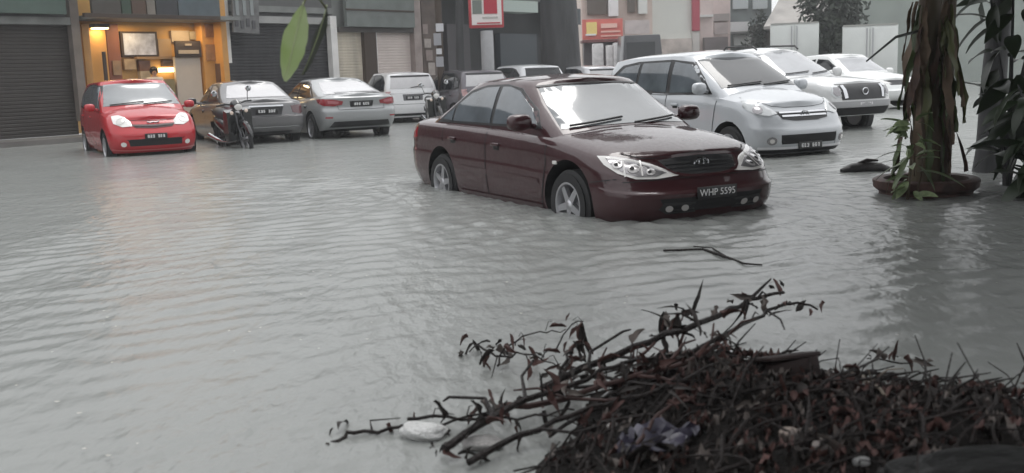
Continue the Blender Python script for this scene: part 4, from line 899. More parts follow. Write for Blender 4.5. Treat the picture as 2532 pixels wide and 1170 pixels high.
me = bpy.data.meshes.new('hair'); bm.to_mesh(me); bm.free(); me.polygons.foreach_set('use_smooth', [True]*len(me.polygons)); link('hair', me, mat('dark_hair', (.015, .011, .009), .5), per)
for sx in (-1, 1):
    MB().lathe([(0, -.012*k), (.012*k, 0), (0, .012*k)], 8, 'y', (sx*.032*k, -.105*k, 1.60*k)).build('eye', mat('eye_dark', (.02, .015, .012), .3), per)
    for f_ in range(5):
        x0 = sx*(.165+.011*f_)*k; MB().tube([(x0, -.29*k, 1.02*k), (x0, (-.34-.012*(2-abs(f_-2)))*k, 1.015*k), (x0, (-.37-.012*(2-abs(f_-2)))*k, .995*k)], [.0085*k, .008*k, .006*k], 6).build('finger', mat('skin', (.35, .2, .13)), per)
MB().tube([(0, -.10*k, 1.60*k), (0, -.128*k, 1.565*k), (0, -.11*k, 1.555*k)], [.008*k, .014*k, .01*k], 6).build('nose', mat('skin', (.35, .2, .13)), per)
MB().tube([(-.024*k, -.105*k, 1.528*k), (0, -.112*k, 1.526*k), (.024*k, -.105*k, 1.528*k)], .006*k, 6).build('mouth', mat('lip', (.25, .1, .08), .5), per)
# ------------------------------------------------------------------ street beyond, on the right
def wbox(name, x0, y0, x1, y1, Y, depth, m, parent, z0=None, bev=0):
    """upright box facing the road at distance Y: its front face spans the given place, its body runs back by depth"""
    a, b = at(x0, (y0+y1)/2, Y), at(x1, (y0+y1)/2, Y); zt_ = at((x0+x1)/2, y0, Y).z; zb_ = at((x0+x1)/2, y1, Y).z if z0 is None else z0
    mesh = MB().box((0, 0, 0), (b.x-a.x, depth, zt_-zb_)).mesh(name)
    if bev: bevel_mesh(mesh, bev)
    pl = parent.location if parent else Vector()
    return link(name, mesh, m, parent, Vector(((a.x+b.x)/2, Y+depth/2, (zt_+zb_)/2))-pl)
def bld(name, label, px, Y, cat='building'):
    q = at(px, 150, Y); return empty(name, (q.x, Y, -.1), 0, label, cat)
def mt(n, c, v=.2, s=1.5, r=.65): return mat(n, c, r, var=v, vscale=s)
GZ = -.12
b1 = bld('sign_shop', 'cream shop with red and yellow signboard beyond the big tree trunk', 1525, 52)
wbox('wall', 1436, -120, 1612, 45, 52.5, 6, mt('cream_wall', (0.644, 0.532, 0.476)), b1, GZ)
wbox('window', 1452, -40, 1500, 36, 52.25, .2, mat('brown_window', (0.112, 0.091, 0.077), .3), b1); wbox('pilaster', 1504, -100, 1528, 40, 52.0, .45, mt('white_pilaster', (0.800, 0.800, 0.800)), b1)
wbox('window', 1552, -40, 1570, 30, 52.25, .2, mat('brown_window', (0.112, 0.091, 0.077)), b1); wbox('pilaster', 1578, -100, 1600, 34, 52.1, .35, mt('grey_pilaster', (0.700, 0.700, 0.672)), b1)
sb = wbox('signboard', 1440, 47, 1540, 97, 51.2, .25, mat('faded_red_sign', (0.700, 0.182, 0.154), .5, var=.2, vscale=2), b1)
wbox('sign_panel', 1450, 55, 1476, 86, 51.12, .07, mat('yellow_sign', (0.800, 0.616, 0.224), .5), b1)
wbox('sign_lettering', 1486, 58, 1526, 69, 51.12, .07, mat('pink_sign', (0.800, 0.504, 0.434), .5), b1); wbox('sign_lettering', 1486, 76, 1534, 80, 51.12, .07, mat('pink_sign', (0.800, 0.504, 0.434)), b1); wbox('sign_lettering', 1448, 84, 1474, 88, 51.10, .07, mat('cream_line', (0.800, 0.800, 0.800), .5), b1)
wbox('sign_lettering', 1486, 87, 1536, 90, 51.12, .07, mat('pink_sign', (0.800, 0.504, 0.434)), b1)
wbox('awning', 1440, 98, 1545, 104, 50.8, 1.5, mat('dark_red_awning', (0.140, 0.049, 0.049), .6), b1)
wbox('shopfront', 1444, 104, 1612, 170, 51.9, .5, mat('dim_shopfront', (0.126, 0.105, 0.112), .5, var=.4, vscale=1), b1)
wbox('signboard', 1544, 50, 1606, 84, 51.3, .2, mat('grey_pink_sign', (0.588, 0.518, 0.504), .5, var=.25, vscale=3), b1)
for i, (x0, y0, x1, y1) in enumerate([(1466, 108, 1492, 124), (1500, 112, 1516, 128), (1518, 106, 1530, 116)]):
    q = wbox('goods_crate', x0, y0, x1, y1, 50.2-.3*i, .6, mt('pale_crate', (0.728, 0.700, 0.700), .3, 4), None, float(ground_z(0, 50)), .04)
    tag(q, ['widest pale crate stacked under the red signboard', 'middle pale crate under the red signboard', 'smallest pale crate under the right end of the red signboard'][i], 'crate', 'pale crates under the signboard')
b2 = bld('pale_building', 'plain pale grey building wall with a dark red vertical stripe', 1670, 54)
wbox('wall', 1612, -140, 1711, 100, 54, 8, mt('pale_grey_wall', (0.700, 0.714, 0.672), .12, .6), b2, GZ); wbox('red_stripe', 1712, -140, 1730, 76, 53.7, 1.0, mat('dark_red_stripe', (0.392, 0.070, 0.098), .5), b2)
wbox('stripe_base', 1712, 77, 1730, 170, 53.8, .8, mt('grey_base', (0.588, 0.560, 0.532)), b2)
wbox('plinth', 1612, 96, 1711, 170, 53.6, .4, mt('beige_plinth', (0.630, 0.560, 0.518), .4, 2), b2)
b3 = bld('pink_shophouse', 'pinkish shophouse row with stepped signboards receding behind the people carrier', 1790, 58)
M_pk = mt('pink_wall', (0.728, 0.616, 0.588))
for i, (x0, y0, x1, Y) in enumerate([(1731, -140, 1764, 57), (1764, -120, 1806, 60)]): wbox('wall', x0, y0, x1, 110, Y, 5, M_pk, b3, GZ)
wbox('ledge', 1731, 36, 1764, 42, 56.6, .5, mt('white_ledge', (0.800, 0.800, 0.784)), b3); wbox('ledge', 1760, 34, 1804, 52, 59.3, .8, mt('grey_ledge', (0.420, 0.378, 0.364)), b3)
wbox('signboard', 1766, 56, 1800, 84, 58.6, .3, mt('grey_pink_board', (0.560, 0.490, 0.476), .3, 2), b3); wbox('shopfront', 1742, 92, 1800, 140, 56.3, .5, mt('dim_front', (0.224, 0.196, 0.196), .4, 1), b3)
b4 = bld('grey_shophouse', 'grey green shophouse with a white signboard in the far street', 1850, 62)
wbox('wall', 1804, -140, 1908, 130, 63, 6, mt('grey_green_wall', (0.280, 0.315, 0.315), .4, .8), b4, GZ)
wbox('window', 1812, -20, 1850, 22, 62.8, .3, mat('pale_window', (0.588, 0.630, 0.644), .3), b4); wbox('window', 1862, -20, 1898, 22, 62.8, .3, mat('pale_window', (0.588, 0.630, 0.644)), b4)
wbox('signboard', 1806, 54, 1854, 78, 61.6, .3, mat('white_green_sign', (0.800, 0.800, 0.800), .5), b4); wbox('awning', 1790, 79, 1856, 84, 61, 1.2, mat('grey_awning', (0.210, 0.210, 0.203), .6), b4); wbox('signboard', 1815, 86, 1858, 112, 61.4, .3, mat('pale_grey_sign', (0.700, 0.728, 0.714), .5), b4)
b5 = bld('brown_roofed_building', 'brownish building with a sloping roof behind the white lorry', 2000, 56)
wbox('wall', 1905, 50, 2092, 130, 57, 6, mt('brown_grey_wall', (0.182, 0.168, 0.154), .4, .8), b5, GZ)
q0, q1, q2, q3 = at(1888, 66, 54), at(2095, 52, 54), at(2095, -60, 60), at(1960, -60, 60)
rv = [q0, q1, q2, q3]; rv2 = [v-Vector((0, 0, .15)) for v in rv]
link('roof', mesh_from('roof', [v-b5.location for v in rv+rv2], [(0, 1, 2, 3), (7, 6, 5, 4), (0, 4, 5, 1), (1, 5, 6, 2), (2, 6, 7, 3), (3, 7, 4, 0)], False), mt('weathered_roof', (0.350, 0.329, 0.308), .35, 1.2), b5)
b6 = bld('grey_green_building', 'grey green building wall behind the right hand lorry', 2200, 58)
wbox('wall', 2092, -140, 2560, 130, 58, 6, mt('green_grey_wall', (0.308, 0.343, 0.315), .3, .5), b6, GZ); wbox('window', 2300, -20, 2350, 40, 57.8, .3, mat('pale_window', (0.588, 0.630, 0.644)), b6)
def lorry(label, x0, y0, x1, Y, rz):
    a, b = at(x0, 100, Y), at(x1, 100, Y); w = b.x-a.x; top = at((x0+x1)/2, y0, Y).z-float(ground_z(0, Y)); L = 4.6
    r_ = empty('box_lorry', ((a.x+b.x)/2, Y, float(ground_z(0, Y))), rz, label, 'lorry', 'white box lorries in the far street')
    Mw = mat('lorry_white', (.68, .70, .68), .45, var=.08, vscale=2)
    link('cargo_box', bevel_mesh(MB().box((0, L/2, top/2+.35), (w, L, top-.7)).mesh(), .03), Mw, r_)
    for s_ in (-1, 1):
        link('rear_door', bevel_mesh(MB().box((s_*w/4, -.03, top/2+.35), (w/2-.05, .05, top-.85)).mesh(), .012), Mw, r_)
        MB().tube([(s_*.1, -.075, .75), (s_*.1, -.075, top-.1)], .02, 6).build('door_rod', M_rim, r_)
        MB().box((s_*(w/2-.15), -.03, .55), (.2, .06, .12)).build('tail_lamp', M_red, r_)
        for yy in (.9, L+.7):
            ww = MB(); ww.lathe([(.0, -.12), (.4, -.12), (.42, 0), (.4, .12), (0, .12)], 20, 'x', (0, 0, 0)); ww.build('wheel', M_tyre, r_, loc=(s_*(w/2-.15), yy, .42))
    MB().box((0, L/2, .55), (w*.7, L, .18)).build('chassis', M_dark, r_); MB().box((0, -.02, .42), (w*.95, .1, .14)).build('bumper', M_black, r_)
    cabm = MB().prism([(L+.05, .5), (L+1.6, .5), (L+1.65, 1.2), (L+1.35, 2.0), (L+.05, 2.05)], -w*.45, w*.45, Matrix(((0, 0, 1), (1, 0, 0), (0, 1, 0)))).mesh(); link('cab', bevel_mesh(cabm, .05), mat('lorry_cab_white', (.6, .6, .6), .4), r_)
    MB().box((0, 0, top+.005), (w*.98, .06, .06)).build('top_rail', mat('grey_rail', (.35, .35, .33), .5), r_)
    return r_
lorry('white box lorry with closed rear doors behind the white pickup roof', 1906, 58, 2022, 42, -R(15.5))
lorry('white box lorry at the right end of the street beside the banana plant', 2086, 62, 2216, 37, -R(19))
# dark van by the red signboard
q = at(1590, 130, 46); v_ = empty('dark_van', (q.x, 46, float(ground_z(0, 46))), R(4), 'dark grey van parked in front of the pale building', 'van'); ww = 100/2500*46; hh = at(1590, 86, 46).z-v_.location.z
pr = MB().prism([(-ww/2, .3), (ww/2, .3), (ww/2, hh*.55), (ww/2-.12, hh), (-ww/2+.08, hh), (-ww/2, hh*.6)], 0, 1.7, Matrix(((1, 0, 0), (0, 0, 1), (0, 1, 0)))).mesh()
link('body', bevel_mesh(pr, .06), mat('dark_van_paint', (.045, .046, .052), .35, coat=.5), v_); MB().box((-.1, -.01, hh*.74), (ww*.7, .03, hh*.3)).build('window', M_darkg, v_)
for xx in (-.55, .55): MB().lathe([(0, -.02), (.3, -.02), (.32, .1), (.3, .2), (0, .2)], 20, 'y', (xx, 0, .32)).build('wheel', M_tyre, v_)
MB().box((ww/2-.12, -.02, .9), (.2, .05, .14)).build('headlamp', M_lamp, v_); MB().box((0, -.03, .45), (ww*.96, .06, .16)).build('bumper', M_black, v_)

# ------------------------------------------------------------------ foliage
def leaf_mesh(L, w, bend=.2, n=6, fold=.15, wav=0, ragged=0, sd=0):
    rr = random.Random(sd); vs = []; fs = []
    for i in range(n+1):
        u = i/n; ww_ = w*(math.sin(math.pi*min(1, u*.96+.03))**.75); z = -bend*L*u*u
        j = rr.uniform(1-ragged, 1); j2 = rr.uniform(1-ragged, 1)
        vs += [(u*L, -ww_/2*j, z+fold*ww_*.5+wav*math.sin(u*9+1)*w*.2), (u*L, 0, z), (u*L, ww_/2*j2, z+fold*ww_*.5+wav*math.sin(u*8)*w*.2)]
    for i in range(n):
        a = i*3; fs += [(a, a+3, a+4, a+1), (a+1, a+4, a+5, a+2)]
    return mesh_from('leaf', vs, fs)
def crown_mesh(n, radii, size, seed, clump=26, floor_=None):
    r_ = np.random.default_rng(seed); cs = r_.normal(size=(clump, 3)); cs /= np.linalg.norm(cs, axis=1)[:, None]; cs *= (r_.random((clump, 1))**.4)*np.array(radii)
    vs = []; fs = []; lean = []
    for i in range(n):
        c_ = cs[r_.integers(clump)]+r_.normal(size=3)*np.array(radii)*.17
        a = r_.normal(size=3); a /= np.linalg.norm(a); b = np.cross(a, r_.normal(size=3)); b /= np.linalg.norm(b)+1e-9
        s_ = size*r_.uniform(.6, 1.4); k_ = len(vs)
        vs += [c_-a*s_, c_+b*s_*.4, c_+a*s_, c_-b*s_*.4]; fs.append((k_, k_+1, k_+2, k_+3))
    return mesh_from('crown', vs, fs, False)
M_leafd = mat('dark_leaf', (.035, .055, .025), .45, var=.5, vscale=1.2); M_bark = mat('wet_bark', (.055, .055, .058), .6, var=.5, vscale=4, bump=.6, bscale=14, stretch=(1, 1, .25))
def tree(name, label, loc, h, r0, crown_c, radii, n, size, seed, limbs=5, group=None, cm=M_leafd):
    t_ = empty(name, loc, 0, label, 'tree', group); rr = random.Random(seed)
    mb = MB(); pts = []; rad = []
    for i in range(9):
        u = i/8; pts.append((math.sin(u*3+seed)*.10*u, math.cos(u*2.3+seed)*.08*u, u*h)); rad.append(r0*(1.35-.9*u**.35 if u < .12 else 1-.45*u)*rr.uniform(.95, 1.05))
    mb.tube(pts, rad, 16); tr = mb.build('trunk', M_bark, t_)
    for k in range(limbs):
        q = 2*math.pi*k/limbs+rr.random(); e = Vector(crown_c)+Vector((math.cos(q)*radii[0]*.7, math.sin(q)*radii[1]*.7, rr.uniform(-.2, .5)*radii[2])); s_ = Vector(pts[-1])
        MB().tube([s_-Vector((0, 0, .3)), s_+(e-s_)*.4+Vector((0, 0, .4)), e], [r0*.45, r0*.25, r0*.06], 8).build('limb', M_bark, t_)
    me_ = crown_mesh(n, radii, size, seed); link('crown', me_, cm, t_, crown_c); return t_
q = at(1388, 170, 33.5); tree('big_tree', 'massive dark tree trunk standing behind the maroon saloon roof', (q.x, q.y, -.1), 8.5, .72, (0, 0, 12.5), (3.2, 3.0, 2.2), 3200, .24, 3)
q = at(1140, 170, 33.0); tree('slim_tree', 'slimmer dark tree trunk left of the white column', (q.x, q.y, -.1), 6.0, .16, (0, 0, 8.0), (1.5, 1.5, 1.2), 1200, .18, 5)
q = at(2058, 170, 50); tree('far_tree', 'dark green tree between the two white lorries', (q.x, q.y, -.1), 1.4, .15, (0, 0, 3.0), (1.5, 1.4, 2.9), 5000, .17, 8, 3, cm=mat('deep_green_leaf', (.03, .042, .026), .5, var=.5, vscale=1))
q = at(1880, 170, 58); tree('far_tree', 'small grey green tree in front of the grey shophouse', (q.x, q.y, -.1), 1.2, .12, (0, 0, 2.4), (.9, .9, 1.7), 1400, .13, 9, 3, cm=mat('grey_leaf', (.06, .075, .06), .5, var=.4, vscale=2))
# trees on the camera's side of the road: the dark shapes mirrored in the cars' paint and screens
for i, (x, y, h, rx) in enumerate([(-6, -7, 3.2, 3.4), (.5, -9, 3.6, 3.8), (7, -7, 3.4, 3.6)]):
    tree('roadside_tree', ['roadside tree behind the camera on the left', 'roadside tree straight behind the camera', 'roadside tree behind the camera on the right'][i], (x, y, -.1), h, .25, (0, 0, h+1.6), (rx, rx*.8, 2.8), 4200, .24, 30+i, group='roadside trees behind the camera')

tree('roadside_tree', 'spreading roadside tree overhanging the right edge', (6.0, 5.2, -.1), 2.6, .26, (-2.5, .2, 3.75), (2.7, 3.3, 1.35), 11000, .29, 41, group='roadside trees behind the camera')
tree('overhanging_tree', 'broad leaved tree rising behind the banana plant at the right edge', (5.35, 11.2, -.1), 2.6, .16, (-.45, -.4, 4.4), (2.5, 2.3, 1.85), 10000, .25, 43, 5)
# ------------------------------------------------------------------ banana plant in a round planter on the right
pc = on_z(2288, 476); PX, PY = pc.x, pc.y
M_pl = mat('red_brown_planter', (.10, .05, .042), .65, var=.7, vscale=7, bump=.3, bscale=20)
pl = empty('round_planter', (PX, PY, 0), 0, 'round red brown planter ring under the banana plant', 'planter')
rp = MB(); rp.lathe([(.40, -.26), (.42, .02), (.47, .06), (.48, .13), (.44, .15), (.38, .14), (.37, .06)], 40, 'z'); rp.build('planter_ring', M_pl, pl)
so = MB(); so.lathe([(.372, .06), (.2, .09), (0, .10)], 24, 'z'); so.build('planter_soil', mat('dark_soil', (.03, .022, .018), .9, bump=.8, bscale=30), pl)
bn = empty('banana_plant', (PX, PY, .09), 0, 'banana plant wrapped in dead brown hanging leaves at the right edge', 'banana plant')
M_stem = mat('banana_stem', (.085, .07, .035), .6, var=.6, vscale=3, stretch=(3, 3, .4), col2=(.05, .025, .015))
M_dead = mat('dead_leaf_brown', (.09, .045, .03), .7, var=.6, vscale=5, col2=(.03, .017, .012)); M_dead2 = mat('dead_leaf_tan', (.17, .115, .075), .7, var=.5, vscale=5)
M_green = mat('banana_green', (.07, .11, .03), .4, var=.4, vscale=4); M_olive = mat('olive_leaf', (.12, .13, .045), .45, var=.4, vscale=3)
MB().tube([(0, 0, 0), (.01, .0, .5), (-.02, .02, 1.1), (0, .02, 1.7), (.02, 0, 2.2)], [.15, .135, .12, .10, .06], 16).build('stem', M_stem, bn)
MB().tube([(.16, .1, 0), (.18, .1, .6), (.2, .14, 1.3), (.24, .12, 1.9)], [.11, .10, .085, .05], 14).build('stem', M_stem, bn)
rb = random.Random(4)
dl = [leaf_mesh(1.0, .105, .05, 12, .5, 1.5, .7, s_) for s_ in range(5)]
for m_, mm in zip(dl, (M_dead, M_olive, M_dead2, M_dead, M_green)): m_.materials.append(mm)
for i in range(60):      # dead leaves hanging against the stem
    q_ = rb.uniform(0, 2*math.pi); z = rb.uniform(.75, 1.75); rr_ = .11+rb.uniform(0, .07); me_ = dl[i % 5]
    o = link('dead_leaf', me_, None, bn, (rr_*math.cos(q_), rr_*math.sin(q_), z)); o.rotation_euler = (rb.uniform(-.5, .5), R(rb.uniform(72, 97)), q_); s_ = rb.uniform(.45, .95); o.scale = (s_, s_*rb.uniform(.8, 1.5), s_)
gl = [leaf_mesh(1.5, .36, b_, 10, .25, .3, .25, 9+k) for k, b_ in enumerate((.25, .45, .7))]
for m_, mm in zip(gl, (M_green, M_olive, M_green)): m_.materials.append(mm)
for i, (az, el, z, s_, k) in enumerate([(185, 50, 2.0, 1.1, 0), (150, 60, 2.1, 1.0, 1), (215, 35, 1.95, .95, 1), (250, 45, 2.0, 1.1, 2), (300, 50, 2.1, 1.1, 0), (20, 40, 2.0, 1.0, 1), (80, 50, 2.1, 1.1, 2), (120, 30, 1.9, .9, 0), (270, 25, 1.9, 1.2, 2), (205, 62, 2.15, 1.2, 0), (230, 20, 1.8, .9, 1)]):
    o = link('leaf_blade', gl[k], None, bn, (.06*math.cos(R(az)), .06*math.sin(R(az)), z)); o.rotation_euler = (rb.uniform(-.3, .3), -R(el), R(az)); o.scale = (s_, s_, s_)
# slanting cut frond sticking out left of the stem
a_, b_ = at(2215, 92, PY-.25), at(2142, 152, PY-.25)
MB().tube([Vector((PX, PY, at(2215, 72, PY).z))-bn.location, a_-bn.location, b_-bn.location], [.014, .013, .008], 6).build('leaf_stalk', mat('dark_stalk', (.03, .035, .03), .5), bn)
# pale variegated plant at its foot
vp = empty('variegated_plant', (PX-.34, PY-.42, .0), 0, 'low plant with pale green leaves at the foot of the banana plant', 'plant')
vl = [leaf_mesh(.20, .085, .35, 6, .3, .3, 0, 20), leaf_mesh(.34, .05, .5, 7, .3, 0, 0, 21)]; vl[0].materials.append(mat('pale_variegated_leaf', (.30, .36, .20), .45, var=.5, vscale=14, col2=(.09, .14, .05))); vl[1].materials.append(mat('narrow_green_leaf', (.12, .16, .075), .45, var=.4, vscale=8))
MB().tube([(0, 0, -.1), (.03, .02, .25), (.05, .05, .62)], [.018, .014, .006], 6).build('stem', M_stem, vp); MB().tube([(.05, 0, -.1), (.12, .0, .2), (.14, .02, .5)], [.014, .012, .006], 6).build('stem', M_stem, vp)
for i in range(46):
    z = rb.uniform(.02, .72); q_ = rb.uniform(2.0, 5.6); o = link('leaf', vl[i % 2 if i % 3 else 0], None, vp, (.05+.05*math.cos(q_), .03+.05*math.sin(q_), z)); o.rotation_euler = (rb.uniform(-.7, .7), R(rb.uniform(-40, 45)), q_); s_ = rb.uniform(.6, 1.15); o.scale = (s_, s_, s_)
# the rest of the planting bed running off to the right
for i, (dx, dy, hh_, n_) in enumerate([(.95, .35, 2.2, 26), (1.55, -.35, 1.7, 24), (.75, -.75, 1.1, 20)]):
    sbp = empty('shrub', (PX+dx, PY+dy, -.05), 0, ['tall dark broad leaved shrub behind the banana plant', 'dark broad leaved shrub at the right edge', 'low dark shrub in front of the planter'][i], 'shrub', 'dark shrubs beside the banana plant')
    bl = leaf_mesh(.42, .15, .4, 6, .3, .2, 0, 40+i); bl.materials.append(mat('dark_shrub_leaf', (.03, .05, .022), .4, var=.5, vscale=5))
    for j in range(3): MB().tube([(0, 0, -.2), (.1*math.cos(j*2.1), .1*math.sin(j*2.1), hh_*.5), (.3*math.cos(j*2.1), .3*math.sin(j*2.1), hh_*.95)], [.03, .022, .008], 6).build('stem', M_bark, sbp)
    for j in range(n_*3):
        z = rb.uniform(.1, 1)*hh_; q_ = rb.uniform(0, 6.28); r__ = .3*z/hh_; o = link('leaf', bl, None, sbp, (r__*math.cos(q_), r__*math.sin(q_), z)); o.rotation_euler = (rb.uniform(-.6, .6), R(rb.uniform(-40, 50)), q_+rb.uniform(-.8, .8)); s_ = rb.uniform(.6, 1.2); o.scale = (s_, s_, s_)

# ------------------------------------------------------------------ hanging leaf close to the camera, top left
hl = empty('hanging_leaf_sprig', at(760, -40, 3.4), 0, 'thin sprig with green leaves hanging in from the top of the picture', 'leaf sprig')
def hang(px0, py0, px1, py1, Y, w, m, nm, twist=0, parent=hl):
    a, b = at(px0, py0, Y), at(px1, py1, Y+.02); L = (b-a).length
    me_ = leaf_mesh(L, w, .10, 14, .35, .5, .12, 3); o = link(nm, me_, m, parent); MB().tube([(L*u, 0, -.10*L*u*u+.0015) for u in np.linspace(-.05, 1, 8)], [.0022]*6+[.0014, .0006], 5).build('midrib', mat('leaf_midrib', (.45, .5, .3), .5), o)
    x_ = (b-a).normalized(); z_ = Vector((math.sin(twist), -math.cos(twist), .12)); z_ = (z_-x_*z_.dot(x_)).normalized(); y_ = z_.cross(x_)
    o.matrix_local = Matrix(((x_.x, y_.x, z_.x, a.x-hl.location.x), (x_.y, y_.y, z_.y, a.y-hl.location.y), (x_.z, y_.z, z_.z, a.z-hl.location.z), (0, 0, 0, 1))); return o
def translucent(name, c1, c2):
    m = bpy.data.materials.new(name); m.use_nodes = True; t = m.node_tree; p = t.nodes['Principled BSDF']; p.inputs['Roughness'].default_value = .35
    tc = t.nodes.new('ShaderNodeTexCoord'); n_ = t.nodes.new('ShaderNodeTexNoise'); n_.inputs['Scale'].default_value = 9; mx_ = t.nodes.new('ShaderNodeMix'); mx_.data_type = 'RGBA'; mx_.inputs[6].default_value = (*c1, 1); mx_.inputs[7].default_value = (*c2, 1)
    t.links.new(tc.outputs['Object'], n_.inputs['Vector']); t.links.new(n_.outputs[0], mx_.inputs[0]); t.links.new(mx_.outputs[2], p.inputs['Base Color'])
    tr = t.nodes.new('ShaderNodeBsdfTranslucent'); t.links.new(mx_.outputs[2], tr.inputs[0]); ms = t.nodes.new('ShaderNodeMixShader'); ms.inputs[0].default_value = .35
    t.links.new(p.outputs[0], ms.inputs[1]); t.links.new(tr.outputs[0], ms.inputs[2]); t.links.new(ms.outputs[0], t.nodes['Material Output'].inputs[0]); return m
hang(748, 14, 706, 204, 3.4, .085, translucent('fresh_leaf', (.42, .48, .30), (.20, .30, .07)), 'leaf', .35)
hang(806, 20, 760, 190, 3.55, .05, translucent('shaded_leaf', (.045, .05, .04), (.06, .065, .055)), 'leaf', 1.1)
MB().tube([v-hl.location for v in (at(748, 14, 3.4), at(770, -30, 3.42), at(806, 20, 3.55))], .004, 6).build('twig', M_olive, hl)
MB().tube([v-hl.location for v in (at(770, -30, 3.42), at(900, -160, 3.5), at(1500, -420, 4.2))], [.004, .006, .012], 6).build('twig', M_olive, hl)

# ------------------------------------------------------------------ foreground bank with storm debris
def bank_h(x, y):
    x = x+.35*(float(vnoise(np.array(x*1.7+3), np.array(y*1.7), 57))-.5); y = y+.3*(float(vnoise(np.array(x*1.9), np.array(y*1.9+5), 58))-.5)
    d1 = ((x-.70)/.70)**2+((y-3.42)/.72)**2; d2 = ((x-1.5)/.75)**2+((y-2.95)/.70)**2; d3 = ((x-1.2)/1.7)**2+((y-1.9)/.9)**2
    h_ = .165*math.exp(-d1*1.5)+.15*math.exp(-d2*1.2)+.13*math.exp(-d3)
    n_ = float(vnoise(np.array(x*3.0), np.array(y*3.0), 55))*.05+float(vnoise(np.array(x*9.0), np.array(y*9.0), 56))*.03
    return -.075+h_+n_*min(1, h_*9)
def rest(px, py, lift):
    d = ray(px, py); o_ = Vector((0, 0, CAMH)); Y_ = 2.2
    while Y_ < 7:
        q_ = o_+d*(Y_/d.y)
        if q_.z <= max(bank_h(q_.x, q_.y), 0)+lift: return q_
        Y_ += .01
    return q_
bx = np.linspace(-.9, 4.6, 90); by = np.linspace(.6, 6.0, 90); bv = [(x, y, bank_h(x, y)) for y in by for x in bx]
tag(link('earth_bank', mesh_from('earth_bank', bv, [(j*90+i, j*90+i+1, (j+1)*90+i+1, (j+1)*90+i) for j in range(89) for i in range(89)]), mat('dark_wet_earth', (.012, .010, .009), .75, spec=.15, var=.5, vscale=9, bump=1, bscale=40)), kind='structure')
M_tw = mat('wet_twig', (.018, .013, .012), .6, spec=.25, var=.5, vscale=8, bump=.8, bscale=60); M_tw2 = mat('red_brown_twig', (.055, .028, .025), .6, spec=.25, var=.4, vscale=8); M_lf1 = mat('dead_leaf_dark', (.026, .021, .019), .55, spec=.25, var=.5, vscale=12); M_lf2 = mat('dead_leaf_red', (.10, .052, .046), .55, spec=.25, var=.5, vscale=12); M_lf3 = mat('dead_leaf_grey', (.13, .11, .10), .6, spec=.25, var=.5, vscale=12)
lm = []
for i, (mm, L, w) in enumerate([(M_lf1, .10, .045), (M_lf2, .07, .045), (M_lf1, .055, .028), (M_lf3, .08, .05), (M_lf2, .10, .022), (M_lf1, .14, .03)]):
    me_ = leaf_mesh(L, w, (.35, .9, .2, .7, .1, 1.1)[i], 6, (.8, 1.6, .4, 1.2, 2.0, .9)[i], 1.2, .5, 60+i); me_.materials.append(mm); lm.append(me_)
# loose leaf litter and small twigs covering the bank
rl = random.Random(12); vs = []; fs = []; mi = []
src = [[v.co.copy() for v in m_.vertices] for m_ in lm]; sf = [[tuple(p_.vertices) for p_ in m_.polygons] for m_ in lm]
cnt = 0
while cnt < 1700:
    x, y = rl.uniform(-.2, 3.6), rl.uniform(1.9, 4.9); h_ = bank_h(x, y)
    if h_ < .0 or rl.random() > (.15+h_*4)*(1.0 if x < 1.25 else .55): continue
    k_ = rl.randrange(6); M_ = Matrix.Rotation(rl.uniform(0, 6.28), 3, 'Z') @ Matrix.Rotation(rl.gauss(0, .4), 3, 'Y') @ Matrix.Rotation(rl.gauss(0, .5), 3, 'X'); s_ = rl.uniform(.25, .8); b_ = len(vs)
    vs += [M_ @ (v*s_)+Vector((x, y, h_+rl.uniform(.004, .04))) for v in src[k_]]; fs += [tuple(b_+i for i in f) for f in sf[k_]]; mi += [0 if k_ in (0, 2, 5) else (1 if k_ in (1, 4) else 2)]*len(sf[k_]); cnt += 1
me_ = mesh_from('leaf_litter', vs, fs); [me_.materials.append(m_) for m_ in (M_lf1, M_lf2, M_lf3)]; me_.polygons.foreach_set('material_index', mi)
tag(link('leaf_litter', me_), 'dead wet leaves littering the dark bank in the foreground', 'leaf litter', kind='stuff')
mb = MB()
for i in range(1300):
    x, y = rl.uniform(-.1, 3.5), rl.uniform(1.9, 4.7); h_ = bank_h(x, y)
    if h_ < .0: continue
    q_ = rl.gauss(.5, .8); L = rl.uniform(.08, .45); d_ = Vector((math.cos(q_), math.sin(q_), rl.uniform(-.05, .3) if i % 4 else rl.uniform(.5, 1.4)))*L*(1 if i % 4 else .6); p0 = Vector((x, y, h_+.02)); w_ = rl.choice((.6, .8, 1, 1.6)); mb.tube([p0-d_*.5, p0-d_*.2+Vector((rl.gauss(0, .012), rl.gauss(0, .012), .01)), p0+d_*.2+Vector((rl.gauss(0, .015), rl.gauss(0, .015), .02)), p0+d_*.5], [.004*w_, .0045*w_, .004*w_, .002], 5, False)
tag(mb.build('small_twigs', M_tw), 'thin broken twigs tangled over the foreground bank', 'twigs', kind='stuff')
